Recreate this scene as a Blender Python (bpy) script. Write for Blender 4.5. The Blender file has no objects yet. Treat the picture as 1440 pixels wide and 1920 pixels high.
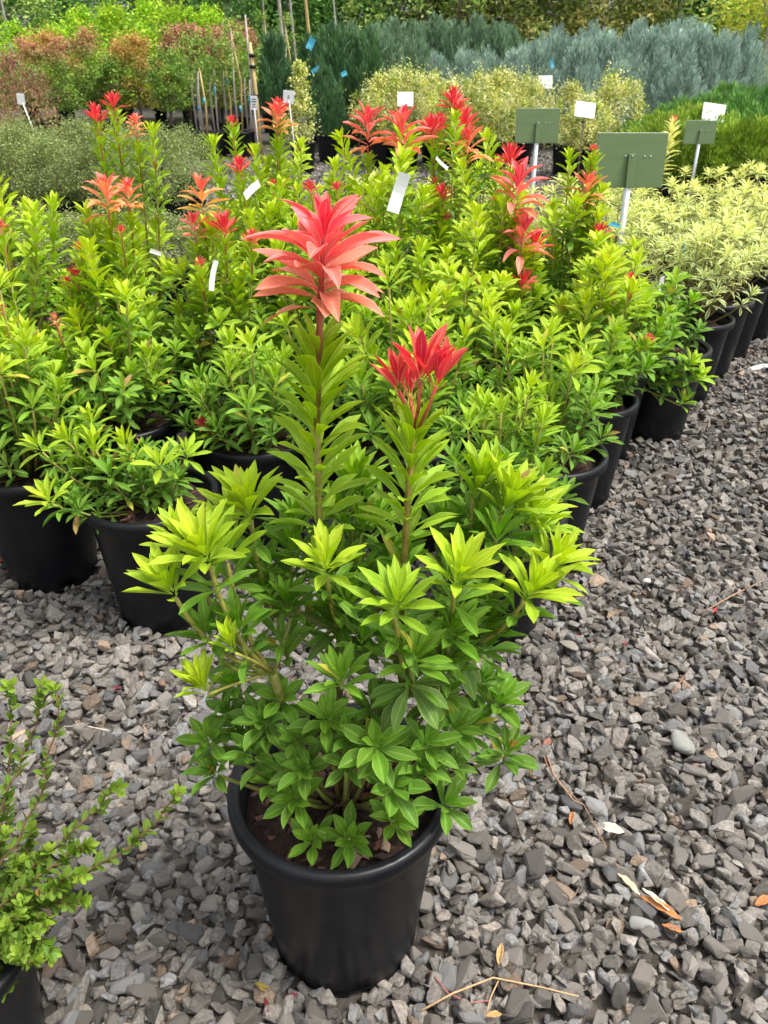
import bpy, bmesh, math, random
import numpy as np
from mathutils import Vector, Matrix

# ------------------------------------------------------------------ camera, sky, sun, exposure
scene = bpy.context.scene
COL = scene.collection
FPX, PITCH, CAMH = 1507.0, math.radians(29.7), 1.55      # focal length in photo pixels, tilt, eye height
cam_data = bpy.data.cameras.new('camera')
cam_data.sensor_fit = 'VERTICAL'
cam_data.sensor_height = 36.0
cam_data.lens = FPX / 1920 * 36.0
cam_data.clip_start = 0.05
cam_data.clip_end = 600
cam_data.dof.use_dof = True                               # a phone's slight softness far behind the subject
cam_data.dof.focus_distance = 1.25
cam_data.dof.aperture_fstop = 15.0
cam = bpy.data.objects.new('camera', cam_data)
cam.location = (0, 0, CAMH)
cam.rotation_euler = (math.pi / 2 - PITCH, 0, 0)
COL.objects.link(cam)
scene.camera = cam

SUN_EL, SUN_AZ = math.radians(66), math.radians(105)      # azimuth clockwise from +Y
world = bpy.data.worlds.new('World')
scene.world = world
world.use_nodes = True
wn = world.node_tree
wn.nodes.clear()
sky = wn.nodes.new('ShaderNodeTexSky')
sky.sky_type = 'NISHITA'
sky.sun_disc = False
sky.sun_elevation = SUN_EL
sky.sun_rotation = SUN_AZ
sky.dust_density = 4.0
sky.ozone_density = 0.6
hs = wn.nodes.new('ShaderNodeHueSaturation')              # bright overcast: the blue is veiled
hs.inputs['Saturation'].default_value = 0.22
bg = wn.nodes.new('ShaderNodeBackground')
bg.inputs['Strength'].default_value = 0.14
wo = wn.nodes.new('ShaderNodeOutputWorld')
wn.links.new(sky.outputs[0], hs.inputs['Color'])
wn.links.new(hs.outputs[0], bg.inputs['Color'])
wn.links.new(bg.outputs[0], wo.inputs['Surface'])

sun_data = bpy.data.lights.new('sun', 'SUN')
sun_data.energy = 1.5
sun_data.angle = math.radians(14)
sun_data.color = (1.0, 0.95, 0.87)
sun = bpy.data.objects.new('sun', sun_data)
sun.rotation_euler = (math.pi / 2 - SUN_EL, 0, -SUN_AZ + math.pi)
sun.location = (0, -5, 20)
COL.objects.link(sun)

scene.view_settings.view_transform = 'Standard'
scene.view_settings.look = 'None'
scene.view_settings.exposure = 1.25
scene.view_settings.gamma = 1.0
scene.view_settings.use_curve_mapping = False
scene.render.engine = 'CYCLES'
scene.cycles.use_denoising = True
scene.cycles.max_bounces = 6
scene.cycles.diffuse_bounces = 3
scene.cycles.glossy_bounces = 2
scene.cycles.transmission_bounces = 4
scene.cycles.transparent_max_bounces = 4

# ------------------------------------------------------------------ small helpers
rnd = random.Random(7)
npr = np.random.default_rng(7)
CP, SP = math.cos(PITCH), math.sin(PITCH)
UP = np.array((0., 0., 1.))


def ray(px, py):
    u = (px - 720) / FPX
    v = -(py - 960) / FPX
    return u, CP + v * SP, -SP + v * CP


def at(px, py, Y):
    """world point seen at a photo pixel at distance Y along the ground"""
    a, b, c = ray(px, py)
    s = Y / b
    return np.array((a * s, Y, CAMH + c * s))


def on_ground(px, py, z=0.0):
    a, b, c = ray(px, py)
    s = (z - CAMH) / c
    return np.array((a * s, b * s, z))


def nrm(v):
    v = np.asarray(v, float)
    return v / (np.linalg.norm(v) + 1e-9)


def mix(a, b, t):
    return tuple(a[i] + (b[i] - a[i]) * t for i in range(3))


def mesh_from(name, V, F, mat=None, cols=None, uvs=None, smooth=True):
    """V (n,3) array, F list/array of same-size or mixed faces; cols (n,3) point colours; uvs (n,2) point uvs"""
    me = bpy.data.meshes.new(name)
    V = np.asarray(V, np.float32)
    if isinstance(F, np.ndarray):
        k = F.shape[1]
        me.vertices.add(len(V))
        me.vertices.foreach_set('co', V.ravel())
        me.loops.add(F.size)
        me.loops.foreach_set('vertex_index', F.astype(np.int32).ravel())
        me.polygons.add(len(F))
        me.polygons.foreach_set('loop_start', np.arange(0, F.size, k, dtype=np.int32))
        me.polygons.foreach_set('loop_total', np.full(len(F), k, dtype=np.int32))
        me.update(calc_edges=True)
    else:
        me.from_pydata([tuple(map(float, v)) for v in V], [], F)
        me.update()
    if cols is not None:
        ca = me.attributes.new('col', 'FLOAT_COLOR', 'POINT')
        c4 = np.ones((len(V), 4), np.float32)
        c4[:, :3] = cols
        ca.data.foreach_set('color', c4.ravel())
    if uvs is not None:
        ul = me.uv_layers.new(name='UVMap')
        li = np.empty(len(me.loops), np.int32)
        me.loops.foreach_get('vertex_index', li)
        ul.data.foreach_set('uv', np.asarray(uvs, np.float32)[li].ravel())
    me.polygons.foreach_set('use_smooth', np.full(len(me.polygons), bool(smooth)))
    if mat:
        me.materials.append(mat)
    return me


def link(name, me, parent=None, loc=None):
    o = bpy.data.objects.new(name, me)
    COL.objects.link(o)
    if parent is not None:
        o.parent = parent
    if loc is not None:
        o.location = loc
    return o


def tag(o, label=None, cat=None, group=None, kind=None):
    if label: o['label'] = label
    if cat: o['category'] = cat
    if group: o['group'] = group
    if kind: o['kind'] = kind
    return o


def empty(name, loc, label, cat, group=None, rz=0.0):
    o = bpy.data.objects.new(name, None)
    o.empty_display_size = 0.1
    COL.objects.link(o)
    o.location = loc
    o.rotation_euler = (0, 0, rz)
    return tag(o, label, cat, group)


def tube(points, radii, sides=6, closed=True):
    """swept tube -> V, F(list)"""
    P = [np.asarray(p, float) for p in points]
    V, F = [], []
    ref = np.array((0.31, 0.87, 0.12))
    for i, p in enumerate(P):
        d = nrm(P[min(i + 1, len(P) - 1)] - P[max(i - 1, 0)])
        a = nrm(np.cross(d, ref)); b = np.cross(d, a)
        for k in range(sides):
            t = 2 * math.pi * k / sides
            V.append(p + radii[i] * (math.cos(t) * a + math.sin(t) * b))
    for i in range(len(P) - 1):
        for k in range(sides):
            k2 = (k + 1) % sides
            F.append((i * sides + k, i * sides + k2, (i + 1) * sides + k2, (i + 1) * sides + k))
    if closed:
        F.append(tuple(range(sides))[::-1])
        F.append(tuple((len(P) - 1) * sides + k for k in range(sides)))
    return V, F


def box(cx, cy, cz, sx, sy, sz):
    V = [(cx + a * sx / 2, cy + b * sy / 2, cz + c * sz / 2) for a in (-1, 1) for b in (-1, 1) for c in (-1, 1)]
    F = [(0, 1, 3, 2), (4, 6, 7, 5), (0, 4, 5, 1), (2, 3, 7, 6), (0, 2, 6, 4), (1, 5, 7, 3)]
    return V, F


def bevel_box(sx, sy, sz, w, seg=2):
    bm = bmesh.new()
    bmesh.ops.create_cube(bm, size=1)
    bmesh.ops.scale(bm, vec=(sx, sy, sz), verts=bm.verts)
    bmesh.ops.bevel(bm, geom=bm.edges[:], offset=w, segments=seg, affect='EDGES', profile=0.5)
    me = bpy.data.meshes.new('board')
    bm.to_mesh(me); bm.free()
    return me


def lathe(profile, n=40):
    """profile (r,z) list -> V,F(list of quads)"""
    V, F = [], []
    m = len(profile)
    for k in range(n):
        t = 2 * math.pi * k / n
        for r, z in profile:
            V.append((r * math.cos(t), r * math.sin(t), z))
    for k in range(n):
        k2 = (k + 1) % n
        for i in range(m - 1):
            F.append((k * m + i, k2 * m + i, k2 * m + i + 1, k * m + i + 1))
    return V, F


# ------------------------------------------------------------------ materials
def new_mat(name):
    m = bpy.data.materials.new(name)
    m.use_nodes = True
    nt = m.node_tree
    nt.nodes.clear()
    return m, nt, nt.nodes, nt.links


def math_node(N, L, op, a, b=None, clamp=False):
    n = N.new('ShaderNodeMath')
    n.operation = op
    n.use_clamp = clamp
    for i, v in enumerate((a, b)):
        if v is None: continue
        if isinstance(v, (int, float)): n.inputs[i].default_value = v
        else: L.new(v, n.inputs[i])
    return n.outputs[0]


def mix_col(N, L, fac, a, b, mode='MIX'):
    n = N.new('ShaderNodeMix')
    n.data_type = 'RGBA'
    n.blend_type = mode
    for s, v in ((n.inputs[0], fac), (n.inputs[6], a), (n.inputs[7], b)):
        if isinstance(v, (int, float)): s.default_value = v
        elif isinstance(v, tuple): s.default_value = (*v, 1)
        else: L.new(v, s)
    return n.outputs[2]


def own_colour(N, L):
    """colour of the piece: point colour times the object's own colour"""
    a = N.new('ShaderNodeAttribute'); a.attribute_name = 'col'
    oi = N.new('ShaderNodeObjectInfo')
    return mix_col(N, L, 1.0, a.outputs['Color'], oi.outputs['Color'], 'MULTIPLY')


def leaf_material(name, rough=0.33, transl=0.28, variegated=False, rib=0.8):
    m, nt, N, L = new_mat(name)
    base = own_colour(N, L)
    uv = N.new('ShaderNodeUVMap')
    sep = N.new('ShaderNodeSeparateXYZ'); L.new(uv.outputs[0], sep.inputs[0])
    across = math_node(N, L, 'ABSOLUTE', math_node(N, L, 'SUBTRACT', sep.outputs[0], 0.5))
    # pale midrib and thin pale margin of the leaf, side veins as relief
    ribf = math_node(N, L, 'LESS_THAN', across, 0.04)
    edge = math_node(N, L, 'GREATER_THAN', across, 0.445)
    line = math_node(N, L, 'MULTIPLY', math_node(N, L, 'MAXIMUM', ribf, edge), rib)
    pale = mix_col(N, L, 1.0, base, (1.5, 1.4, 2.5), 'MULTIPLY')
    pale = mix_col(N, L, 0.2, pale, (0.72, 0.8, 0.22))
    if variegated:
        margin = N.new('ShaderNodeMapRange')
        margin.inputs[1].default_value = 0.20; margin.inputs[2].default_value = 0.33
        L.new(across, margin.inputs[0])
        base = mix_col(N, L, margin.outputs[0], base, (0.82, 0.83, 0.42))
        col = base
    else:
        col = mix_col(N, L, line, base, pale)
    tc = N.new('ShaderNodeTexCoord')
    nz = N.new('ShaderNodeTexNoise'); nz.inputs['Scale'].default_value = 38
    nz.inputs['Detail'].default_value = 3
    L.new(tc.outputs['Object'], nz.inputs['Vector'])
    nr = N.new('ShaderNodeMapRange'); nr.inputs[3].default_value = 0.82; nr.inputs[4].default_value = 1.18
    L.new(nz.outputs[0], nr.inputs[0])
    cc = N.new('ShaderNodeCombineColor')
    for i in range(3): L.new(nr.outputs[0], cc.inputs[i])
    col = mix_col(N, L, 1.0, col, cc.outputs[0], 'MULTIPLY')
    geo = N.new('ShaderNodeNewGeometry')
    back = mix_col(N, L, 0.16, col, (0.42, 0.52, 0.10))
    col = mix_col(N, L, geo.outputs['Backfacing'], col, back)
    p = N.new('ShaderNodeBsdfPrincipled')
    L.new(col, p.inputs['Base Color'])
    rg = math_node(N, L, 'ADD', math_node(N, L, 'MULTIPLY', geo.outputs['Backfacing'], 0.25), rough)
    L.new(rg, p.inputs['Roughness'])
    p.inputs['Specular IOR Level'].default_value = 0.32
    # side veins
    vv = math_node(N, L, 'SUBTRACT', sep.outputs[1], math_node(N, L, 'MULTIPLY', across, 0.55))
    wv = math_node(N, L, 'SINE', math_node(N, L, 'MULTIPLY', vv, 62.0))
    bmp = N.new('ShaderNodeBump'); bmp.inputs['Strength'].default_value = 0.16
    bmp.inputs['Distance'].default_value = 0.002
    L.new(math_node(N, L, 'ADD', math_node(N, L, 'MULTIPLY', wv, 0.4), math_node(N, L, 'MULTIPLY', ribf, -1.5)), bmp.inputs['Height'])
    L.new(bmp.outputs[0], p.inputs['Normal'])
    t = N.new('ShaderNodeBsdfTranslucent')
    tcol = mix_col(N, L, 1.0, col, (1.2, 1.15, 0.5), 'MULTIPLY')
    L.new(tcol, t.inputs['Color'])
    mx = N.new('ShaderNodeMixShader'); mx.inputs[0].default_value = transl
    L.new(p.outputs[0], mx.inputs[1]); L.new(t.outputs[0], mx.inputs[2])
    o = N.new('ShaderNodeOutputMaterial'); L.new(mx.outputs[0], o.inputs['Surface'])
    return m


def foliage_material(name, rough=0.55, transl=0.3):
    m, nt, N, L = new_mat(name)
    col = own_colour(N, L)
    p = N.new('ShaderNodeBsdfPrincipled')
    L.new(col, p.inputs['Base Color'])
    p.inputs['Roughness'].default_value = rough
    p.inputs['Specular IOR Level'].default_value = 0.3
    t = N.new('ShaderNodeBsdfTranslucent'); L.new(col, t.inputs['Color'])
    mx = N.new('ShaderNodeMixShader'); mx.inputs[0].default_value = transl
    L.new(p.outputs[0], mx.inputs[1]); L.new(t.outputs[0], mx.inputs[2])
    o = N.new('ShaderNodeOutputMaterial'); L.new(mx.outputs[0], o.inputs['Surface'])
    return m


def noise_material(name, c1, c2, scale=20, rough=0.7, bump=0.3, bdist=0.01, spec=0.4, detail=6, metal=0.0, c3=None, own=False, stretch=(1, 1, 1), rough_var=0.0):
    m, nt, N, L = new_mat(name)
    tc = N.new('ShaderNodeTexCoord')
    mp = N.new('ShaderNodeMapping'); mp.inputs['Scale'].default_value = stretch
    L.new(tc.outputs['Object'], mp.inputs[0])
    nz = N.new('ShaderNodeTexNoise')
    nz.inputs['Scale'].default_value = scale; nz.inputs['Detail'].default_value = detail
    nz.inputs['Roughness'].default_value = 0.6
    L.new(mp.outputs[0], nz.inputs['Vector'])
    ramp = N.new('ShaderNodeValToRGB')
    ramp.color_ramp.elements[0].position = 0.33; ramp.color_ramp.elements[0].color = (*c1, 1)
    ramp.color_ramp.elements[1].position = 0.68; ramp.color_ramp.elements[1].color = (*c2, 1)
    if c3:
        e = ramp.color_ramp.elements.new(0.85); e.color = (*c3, 1)
    L.new(nz.outputs[0], ramp.inputs[0])
    col = ramp.outputs[0]
    if own:
        col = mix_col(N, L, 1.0, own_colour(N, L), col, 'MULTIPLY')
    p = N.new('ShaderNodeBsdfPrincipled')
    L.new(col, p.inputs['Base Color'])
    p.inputs['Roughness'].default_value = rough
    if rough_var:
        n2 = N.new('ShaderNodeTexNoise'); n2.inputs['Scale'].default_value = scale * 0.35; n2.inputs['Detail'].default_value = 4
        L.new(tc.outputs['Object'], n2.inputs['Vector'])
        r = N.new('ShaderNodeMapRange'); r.inputs[1].default_value = 0.3; r.inputs[2].default_value = 0.7
        r.inputs[3].default_value = rough - rough_var; r.inputs[4].default_value = rough + rough_var
        L.new(n2.outputs[0], r.inputs[0]); L.new(r.outputs[0], p.inputs['Roughness'])
    p.inputs['Metallic'].default_value = metal
    p.inputs['Specular IOR Level'].default_value = spec
    if bump:
        b = N.new('ShaderNodeBump'); b.inputs['Strength'].default_value = bump; b.inputs['Distance'].default_value = bdist
        L.new(nz.outputs[0], b.inputs['Height']); L.new(b.outputs[0], p.inputs['Normal'])
    o = N.new('ShaderNodeOutputMaterial'); L.new(p.outputs[0], o.inputs['Surface'])
    return m


def ground_material():
    m, nt, N, L = new_mat('gravel_ground')
    tc = N.new('ShaderNodeTexCoord')
    vo = N.new('ShaderNodeTexVoronoi'); vo.inputs['Scale'].default_value = 32
    L.new(tc.outputs['Object'], vo.inputs['Vector'])
    r = N.new('ShaderNodeValToRGB')
    r.color_ramp.elements[0].color = (0.03, 0.026, 0.022, 1); r.color_ramp.elements[1].color = (0.10, 0.088, 0.076, 1)
    sp = N.new('ShaderNodeSeparateColor'); L.new(vo.outputs['Color'], sp.inputs[0])
    L.new(sp.outputs[0], r.inputs[0])
    dk = N.new('ShaderNodeMapRange'); dk.inputs[1].default_value = 0.3; dk.inputs[2].default_value = 0.75
    dk.inputs[3].default_value = 1.0; dk.inputs[4].default_value = 0.3
    L.new(vo.outputs['Distance'], dk.inputs[0])
    big = N.new('ShaderNodeTexNoise'); big.inputs['Scale'].default_value = 0.9; big.inputs['Detail'].default_value = 5
    L.new(tc.outputs['Object'], big.inputs['Vector'])
    col = mix_col(N, L, big.outputs[0], r.outputs[0], (0.05, 0.042, 0.033))
    p = N.new('ShaderNodeBsdfPrincipled'); L.new(col, p.inputs['Base Color'])
    p.inputs['Roughness'].default_value = 0.9
    b = N.new('ShaderNodeBump'); b.inputs['Distance'].default_value = 0.02; b.inputs['Strength'].default_value = 0.8
    L.new(dk.outputs[0], b.inputs['Height']); L.new(b.outputs[0], p.inputs['Normal'])
    o = N.new('ShaderNodeOutputMaterial'); L.new(p.outputs[0], o.inputs['Surface'])
    return m


M_LEAF = leaf_material('pieris_leaf')
M_VAR = leaf_material('variegated_leaf', variegated=True, rough=0.45)
M_SMALL = leaf_material('small_leaf', rough=0.42, rib=0.6)
M_FOL = foliage_material('distant_foliage')
M_NEEDLE = foliage_material('juniper_spray', rough=0.7, transl=0.15)
M_STEM = noise_material('stem_bark', (0.7, 0.7, 0.7), (1.2, 1.2, 1.2), scale=90, rough=0.6, bump=0.3, bdist=0.002, own=True)
M_TRUNK = noise_material('trunk_bark', (0.10, 0.07, 0.045), (0.24, 0.18, 0.13), scale=30, rough=0.85, bump=0.5)
M_PALE = noise_material('pale_trunk', (0.3, 0.27, 0.23), (0.5, 0.46, 0.4), scale=18, rough=0.8, bump=0.3)
M_POT = noise_material('black_plastic', (0.004, 0.0046, 0.006), (0.0085, 0.0092, 0.011), scale=13, rough=0.40, bump=0.06, bdist=0.003, spec=0.26, c3=(0.045, 0.042, 0.038), rough_var=0.16)
M_SOIL = noise_material('potting_mix', (0.014, 0.008, 0.006), (0.075, 0.04, 0.03), scale=55, rough=0.95, bump=1.0, bdist=0.02)
M_CHIP = noise_material('bark_chip', (0.55, 0.55, 0.55), (1.3, 1.25, 1.2), scale=70, rough=0.8, bump=0.4, bdist=0.004, own=True)
M_STONE = noise_material('crushed_stone', (0.58, 0.57, 0.56), (1.25, 1.23, 1.2), scale=130, rough=0.82, bump=0.7, bdist=0.004, own=True, detail=9)
M_GROUND = ground_material()
M_GREEN = noise_material('green_painted_board', (0.105, 0.165, 0.07), (0.13, 0.19, 0.082), scale=5, rough=0.55, bump=0.04, spec=0.35, c3=(0.16, 0.22, 0.12), stretch=(1, 1, 4))
M_WHITE = noise_material('white_plastic', (0.76, 0.77, 0.76), (0.84, 0.84, 0.83), scale=6, rough=0.5, bump=0.02)
M_STEEL = noise_material('galvanised_steel', (0.42, 0.46, 0.48), (0.6, 0.63, 0.65), scale=16, rough=0.45, bump=0.05, metal=0.55)
M_BLUE = noise_material('blue_plastic_tag', (0.06, 0.36, 0.55), (0.1, 0.45, 0.62), scale=8, rough=0.5, bump=0)
M_BAMBOO = noise_material('bamboo_stake', (0.42, 0.3, 0.12), (0.6, 0.45, 0.2), scale=12, rough=0.6, bump=0.2, stretch=(3, 3, 0.6))
M_DRY = noise_material('dry_leaf', (0.7, 0.65, 0.6), (1.15, 1.1, 1.05), scale=60, rough=0.8, bump=0.4, bdist=0.003, own=True)
M_INK = noise_material('dark_ink', (0.03, 0.03, 0.035), (0.05, 0.05, 0.05), scale=6, rough=0.7, bump=0)

# ------------------------------------------------------------------ leaf templates (unit length along +X, upper side +Z)
T_PROF = {'pieris': ((0, .10, .26, .44, .62, .80, .92, 1.0), (.10, .24, .56, .86, 1.0, .74, .36, .02)),
          'oval': ((0, .08, .25, .5, .75, .92, 1.0), (.12, .45, .85, 1.0, .85, .45, .04)),
          'bulk': ((0, .26, .58, .85, 1.0), (.12, .58, 1.0, .6, .03))}


def leaf_template(prof, width, fold, arch, twist, cross, serr=0.0, wave=0.0, seed=0):
    ts, ws = T_PROF[prof]
    r = random.Random(seed)
    V, UV, F = [], [], []
    rows = len(ts)
    cr = np.linspace(-1, 1, cross)
    for i, (t, w) in enumerate(zip(ts, ws)):
        hw = w * width / 2
        if serr and 0 < i < rows - 1: hw *= 1 + serr * (1 if i % 2 else -1)
        tw = twist * t
        bend = arch * t * t
        ph = math.sin(t * 9 + seed) * wave
        for c in cr:
            y = c * hw
            z = abs(c) ** 1.4 * hw * fold + ph * c * hw
            yy = y * math.cos(tw) - z * math.sin(tw); zz = y * math.sin(tw) + z * math.cos(tw)
            # curve downwards along an arc
            x = t * (1 - 0.18 * arch * t)
            V.append((x, yy, zz - bend * 0.55))
            UV.append((0.5 + c * 0.5, t))
    for i in range(rows - 1):
        for k in range(cross - 1):
            a = i * cross + k
            F.append((a, a + 1, a + cross + 1, a + cross))
    return np.array(V), np.array(F), np.array(UV)


TEMPL = {}
LEAF_MESH = {}


def add_templates(kind, n, mat, **kw):
    TEMPL[kind] = []
    for i in range(n):
        r = random.Random(hash((kind, i)) % 9999 if False else i * 31 + len(kind))
        w0, w1 = kw['width']; a0, a1 = kw['arch']; f0, f1 = kw['fold']
        TEMPL[kind].append(leaf_template(kw['prof'], r.uniform(w0, w1), r.uniform(f0, f1), r.uniform(a0, a1),
                                         r.uniform(-.35, .35), kw['cross'], kw.get('serr', 0), kw.get('wave', 0), i))
    TEMPL[kind + '_mat'] = mat


add_templates('pieris', 10, M_LEAF, prof='pieris', width=(.20, .255), fold=(.35, .8), arch=(-.1, .5), cross=5, wave=.16)
add_templates('broad', 8, M_LEAF, prof='pieris', width=(.32, .40), fold=(.35, .75), arch=(-.1, .35), cross=5, wave=.12)
add_templates('flame', 8, M_LEAF, prof='pieris', width=(.23, .30), fold=(.35, .8), arch=(.05, .8), cross=5, wave=.18)
add_templates('flame2', 8, M_LEAF, prof='pieris', width=(.20, .26), fold=(.4, .9), arch=(-.05, .3), cross=5, wave=.1)
add_templates('droop', 6, M_LEAF, prof='pieris', width=(.30, .37), fold=(.1, .35), arch=(.4, .9), cross=5, wave=.2)
add_templates('spike', 6, M_LEAF, prof='pieris', width=(.17, .23), fold=(.4, .9), arch=(-.1, .35), cross=3)
add_templates('bulk', 8, M_LEAF, prof='bulk', width=(.30, .38), fold=(.35, .7), arch=(.05, .55), cross=3)
add_templates('var', 8, M_VAR, prof='bulk', width=(.2, .27), fold=(.2, .5), arch=(.2, .8), cross=5)
add_templates('oval', 6, M_SMALL, prof='oval', width=(.52, .66), fold=(.15, .4), arch=(.0, .3), cross=5)


def templ_mesh(kind, i):
    key = (kind, i)
    if key not in LEAF_MESH:
        V, F, UV = TEMPL[kind][i]
        LEAF_MESH[key] = mesh_from('leaf', V, F, TEMPL[kind + '_mat'], np.ones((len(V), 3)), UV)
    return LEAF_MESH[key]


class Leaves:
    """collects leaves of one plant in the plant's own coordinates"""
    def __init__(self, seed):
        self.r = random.Random(seed)
        self.items = []

    def add(self, kind, p, d, n, length, col, score=0.0):
        d = nrm(d); n = nrm(n - np.dot(n, d) * d)
        s = np.cross(n, d)
        M = np.stack((d, s, n), 1) * length
        i = self.r.randrange(len(TEMPL[kind]))
        j = self.r.uniform(.8, 1.2)
        col = (col[0] * j * self.r.uniform(.93, 1.07), col[1] * j, col[2] * j * self.r.uniform(.9, 1.1))
        if col[1] > col[0] and self.r.random() < .012: col = self.r.choice([(.42, .30, .04), (.30, .15, .05), (.5, .45, .05)])   # a leaf turning
        self.items.append((kind, i, M, np.asarray(p, float), col, score))

    def whorl(self, p, axis, n, length, th=(20, 75), cols=((.3, .45, .04), (.2, .35, .03)), rise=.02, kind='pieris', score=1.0, inner=.5, phase=None):
        r = self.r
        axis = nrm(axis)
        a = nrm(np.cross(axis, (.3, .8, .1))); b = np.cross(axis, a)
        ph0 = r.uniform(0, 6.28) if phase is None else phase
        for k in range(n):
            f = k / max(1, n - 1)
            theta = math.radians(th[0] + (th[1] - th[0]) * f + r.uniform(-7, 7))
            phi = ph0 + k * 2.39996 + r.uniform(-.18, .18)
            rad = math.cos(phi) * a + math.sin(phi) * b
            d = math.cos(theta) * axis + math.sin(theta) * rad
            nn = math.sin(theta) * axis - math.cos(theta) * rad
            ln = length * (inner + (1 - inner) * min(1, f * 1.9)) * r.uniform(.88, 1.1)
            pos = np.asarray(p) + axis * rise * (1 - f) + rad * .003
            self.add(kind, pos, d, nn, ln, mix(cols[0], cols[1], f), score + ln)

    def column(self, path, n, length, th=(30, 60), cols=((.3, .45, .04), (.15, .3, .03)), kind='pieris', score=1.0):
        """leaves spiralling down a stem, path from the top to the bottom"""
        r = self.r
        P = [np.asarray(p, float) for p in path]
        ph0 = r.uniform(0, 6.28)
        for k in range(n):
            f = k / max(1, n - 1)
            g = f * (len(P) - 1); i = min(int(g), len(P) - 2); t = g - i
            pos = P[i] * (1 - t) + P[i + 1] * t
            axis = nrm(P[i] - P[i + 1])
            a = nrm(np.cross(axis, (.3, .8, .1))); b = np.cross(axis, a)
            phi = ph0 + k * 2.39996 + r.uniform(-.25, .25)
            theta = math.radians(th[0] + (th[1] - th[0]) * f + r.uniform(-8, 8))
            rad = math.cos(phi) * a + math.sin(phi) * b
            d = math.cos(theta) * axis + math.sin(theta) * rad
            nn = math.sin(theta) * axis - math.cos(theta) * rad
            ln = length * (.6 + .4 * min(1, f * 5)) * r.uniform(.85, 1.12)
            self.add(kind, pos + rad * .004, d, nn, ln, mix(cols[0], cols[1], f), score + ln)

    def build(self, parent, n_single, bulk_name='foliage'):
        self.items.sort(key=lambda e: -e[5])
        single, rest = self.items[:n_single], self.items[n_single:]
        for kind, i, M, p, col, sc in single:
            o = link('leaf', templ_mesh(kind, i), parent)
            m4 = Matrix(((M[0, 0], M[0, 1], M[0, 2], p[0]), (M[1, 0], M[1, 1], M[1, 2], p[1]), (M[2, 0], M[2, 1], M[2, 2], p[2]), (0, 0, 0, 1)))
            o.matrix_local = m4
            o.color = (*col, 1)
        bymat = {}
        for e in rest:
            bymat.setdefault(TEMPL[e[0] + '_mat'], []).append(e)
        for mat, es in bymat.items():
            Vs, Fs, Us, Cs, off = [], [], [], [], 0
            for kind, i, M, p, col, sc in es:
                V, F, UV = TEMPL[kind][i]
                Vs.append(V @ M.T + p); Fs.append(F + off); Us.append(UV)
                Cs.append(np.tile(col, (len(V), 1))); off += len(V)
            me = mesh_from(bulk_name, np.concatenate(Vs), np.concatenate(Fs), mat, np.concatenate(Cs), np.concatenate(Us))
            o = link(bulk_name, me, parent)
            o['kind'] = 'stuff'


def bezier(p0, p1, p2, n=6):
    p0, p1, p2 = map(lambda v: np.asarray(v, float), (p0, p1, p2))
    return [(1 - t) ** 2 * p0 + 2 * t * (1 - t) * p1 + t * t * p2 for t in np.linspace(0, 1, n)]


STEM_G = (.16, .19, .03)
STEM_Y = (.34, .30, .06)
STEM_R = (.36, .075, .04)
STEM_B = (.11, .065, .03)


class Stems:
    """stems of a far plant are joined, of a near plant each is a part"""
    def __init__(self): self.list = []

    def add(self, pts, r0, r1, c0, c1=None):
        c1 = c1 or c0
        n = len(pts)
        sides = 7
        V, F = tube(pts, [r0 + (r1 - r0) * i / (n - 1) for i in range(n)], sides)
        C = [mix(c0, c1, (i // sides) / (n - 1)) for i in range(len(V))]
        self.list.append((np.array(V), F, np.array(C)))

    def build(self, parent, separate):
        if separate:
            for V, F, C in self.list:
                link('stem', mesh_from('stem', V, F, M_STEM, C), parent)
        elif self.list:
            Vs, Fs, Cs, off = [], [], [], 0
            for V, F, C in self.list:
                Vs.append(V); Cs.append(C)
                Fs += [tuple(i + off for i in f) for f in F]; off += len(V)
            o = link('stems', mesh_from('stems', np.concatenate(Vs), Fs, M_STEM, np.concatenate(Cs)), parent)
            o['kind'] = 'stuff'


# ------------------------------------------------------------------ pots
POT_H, POT_R, POT_RB = 0.43, 0.197, 0.142


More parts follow.
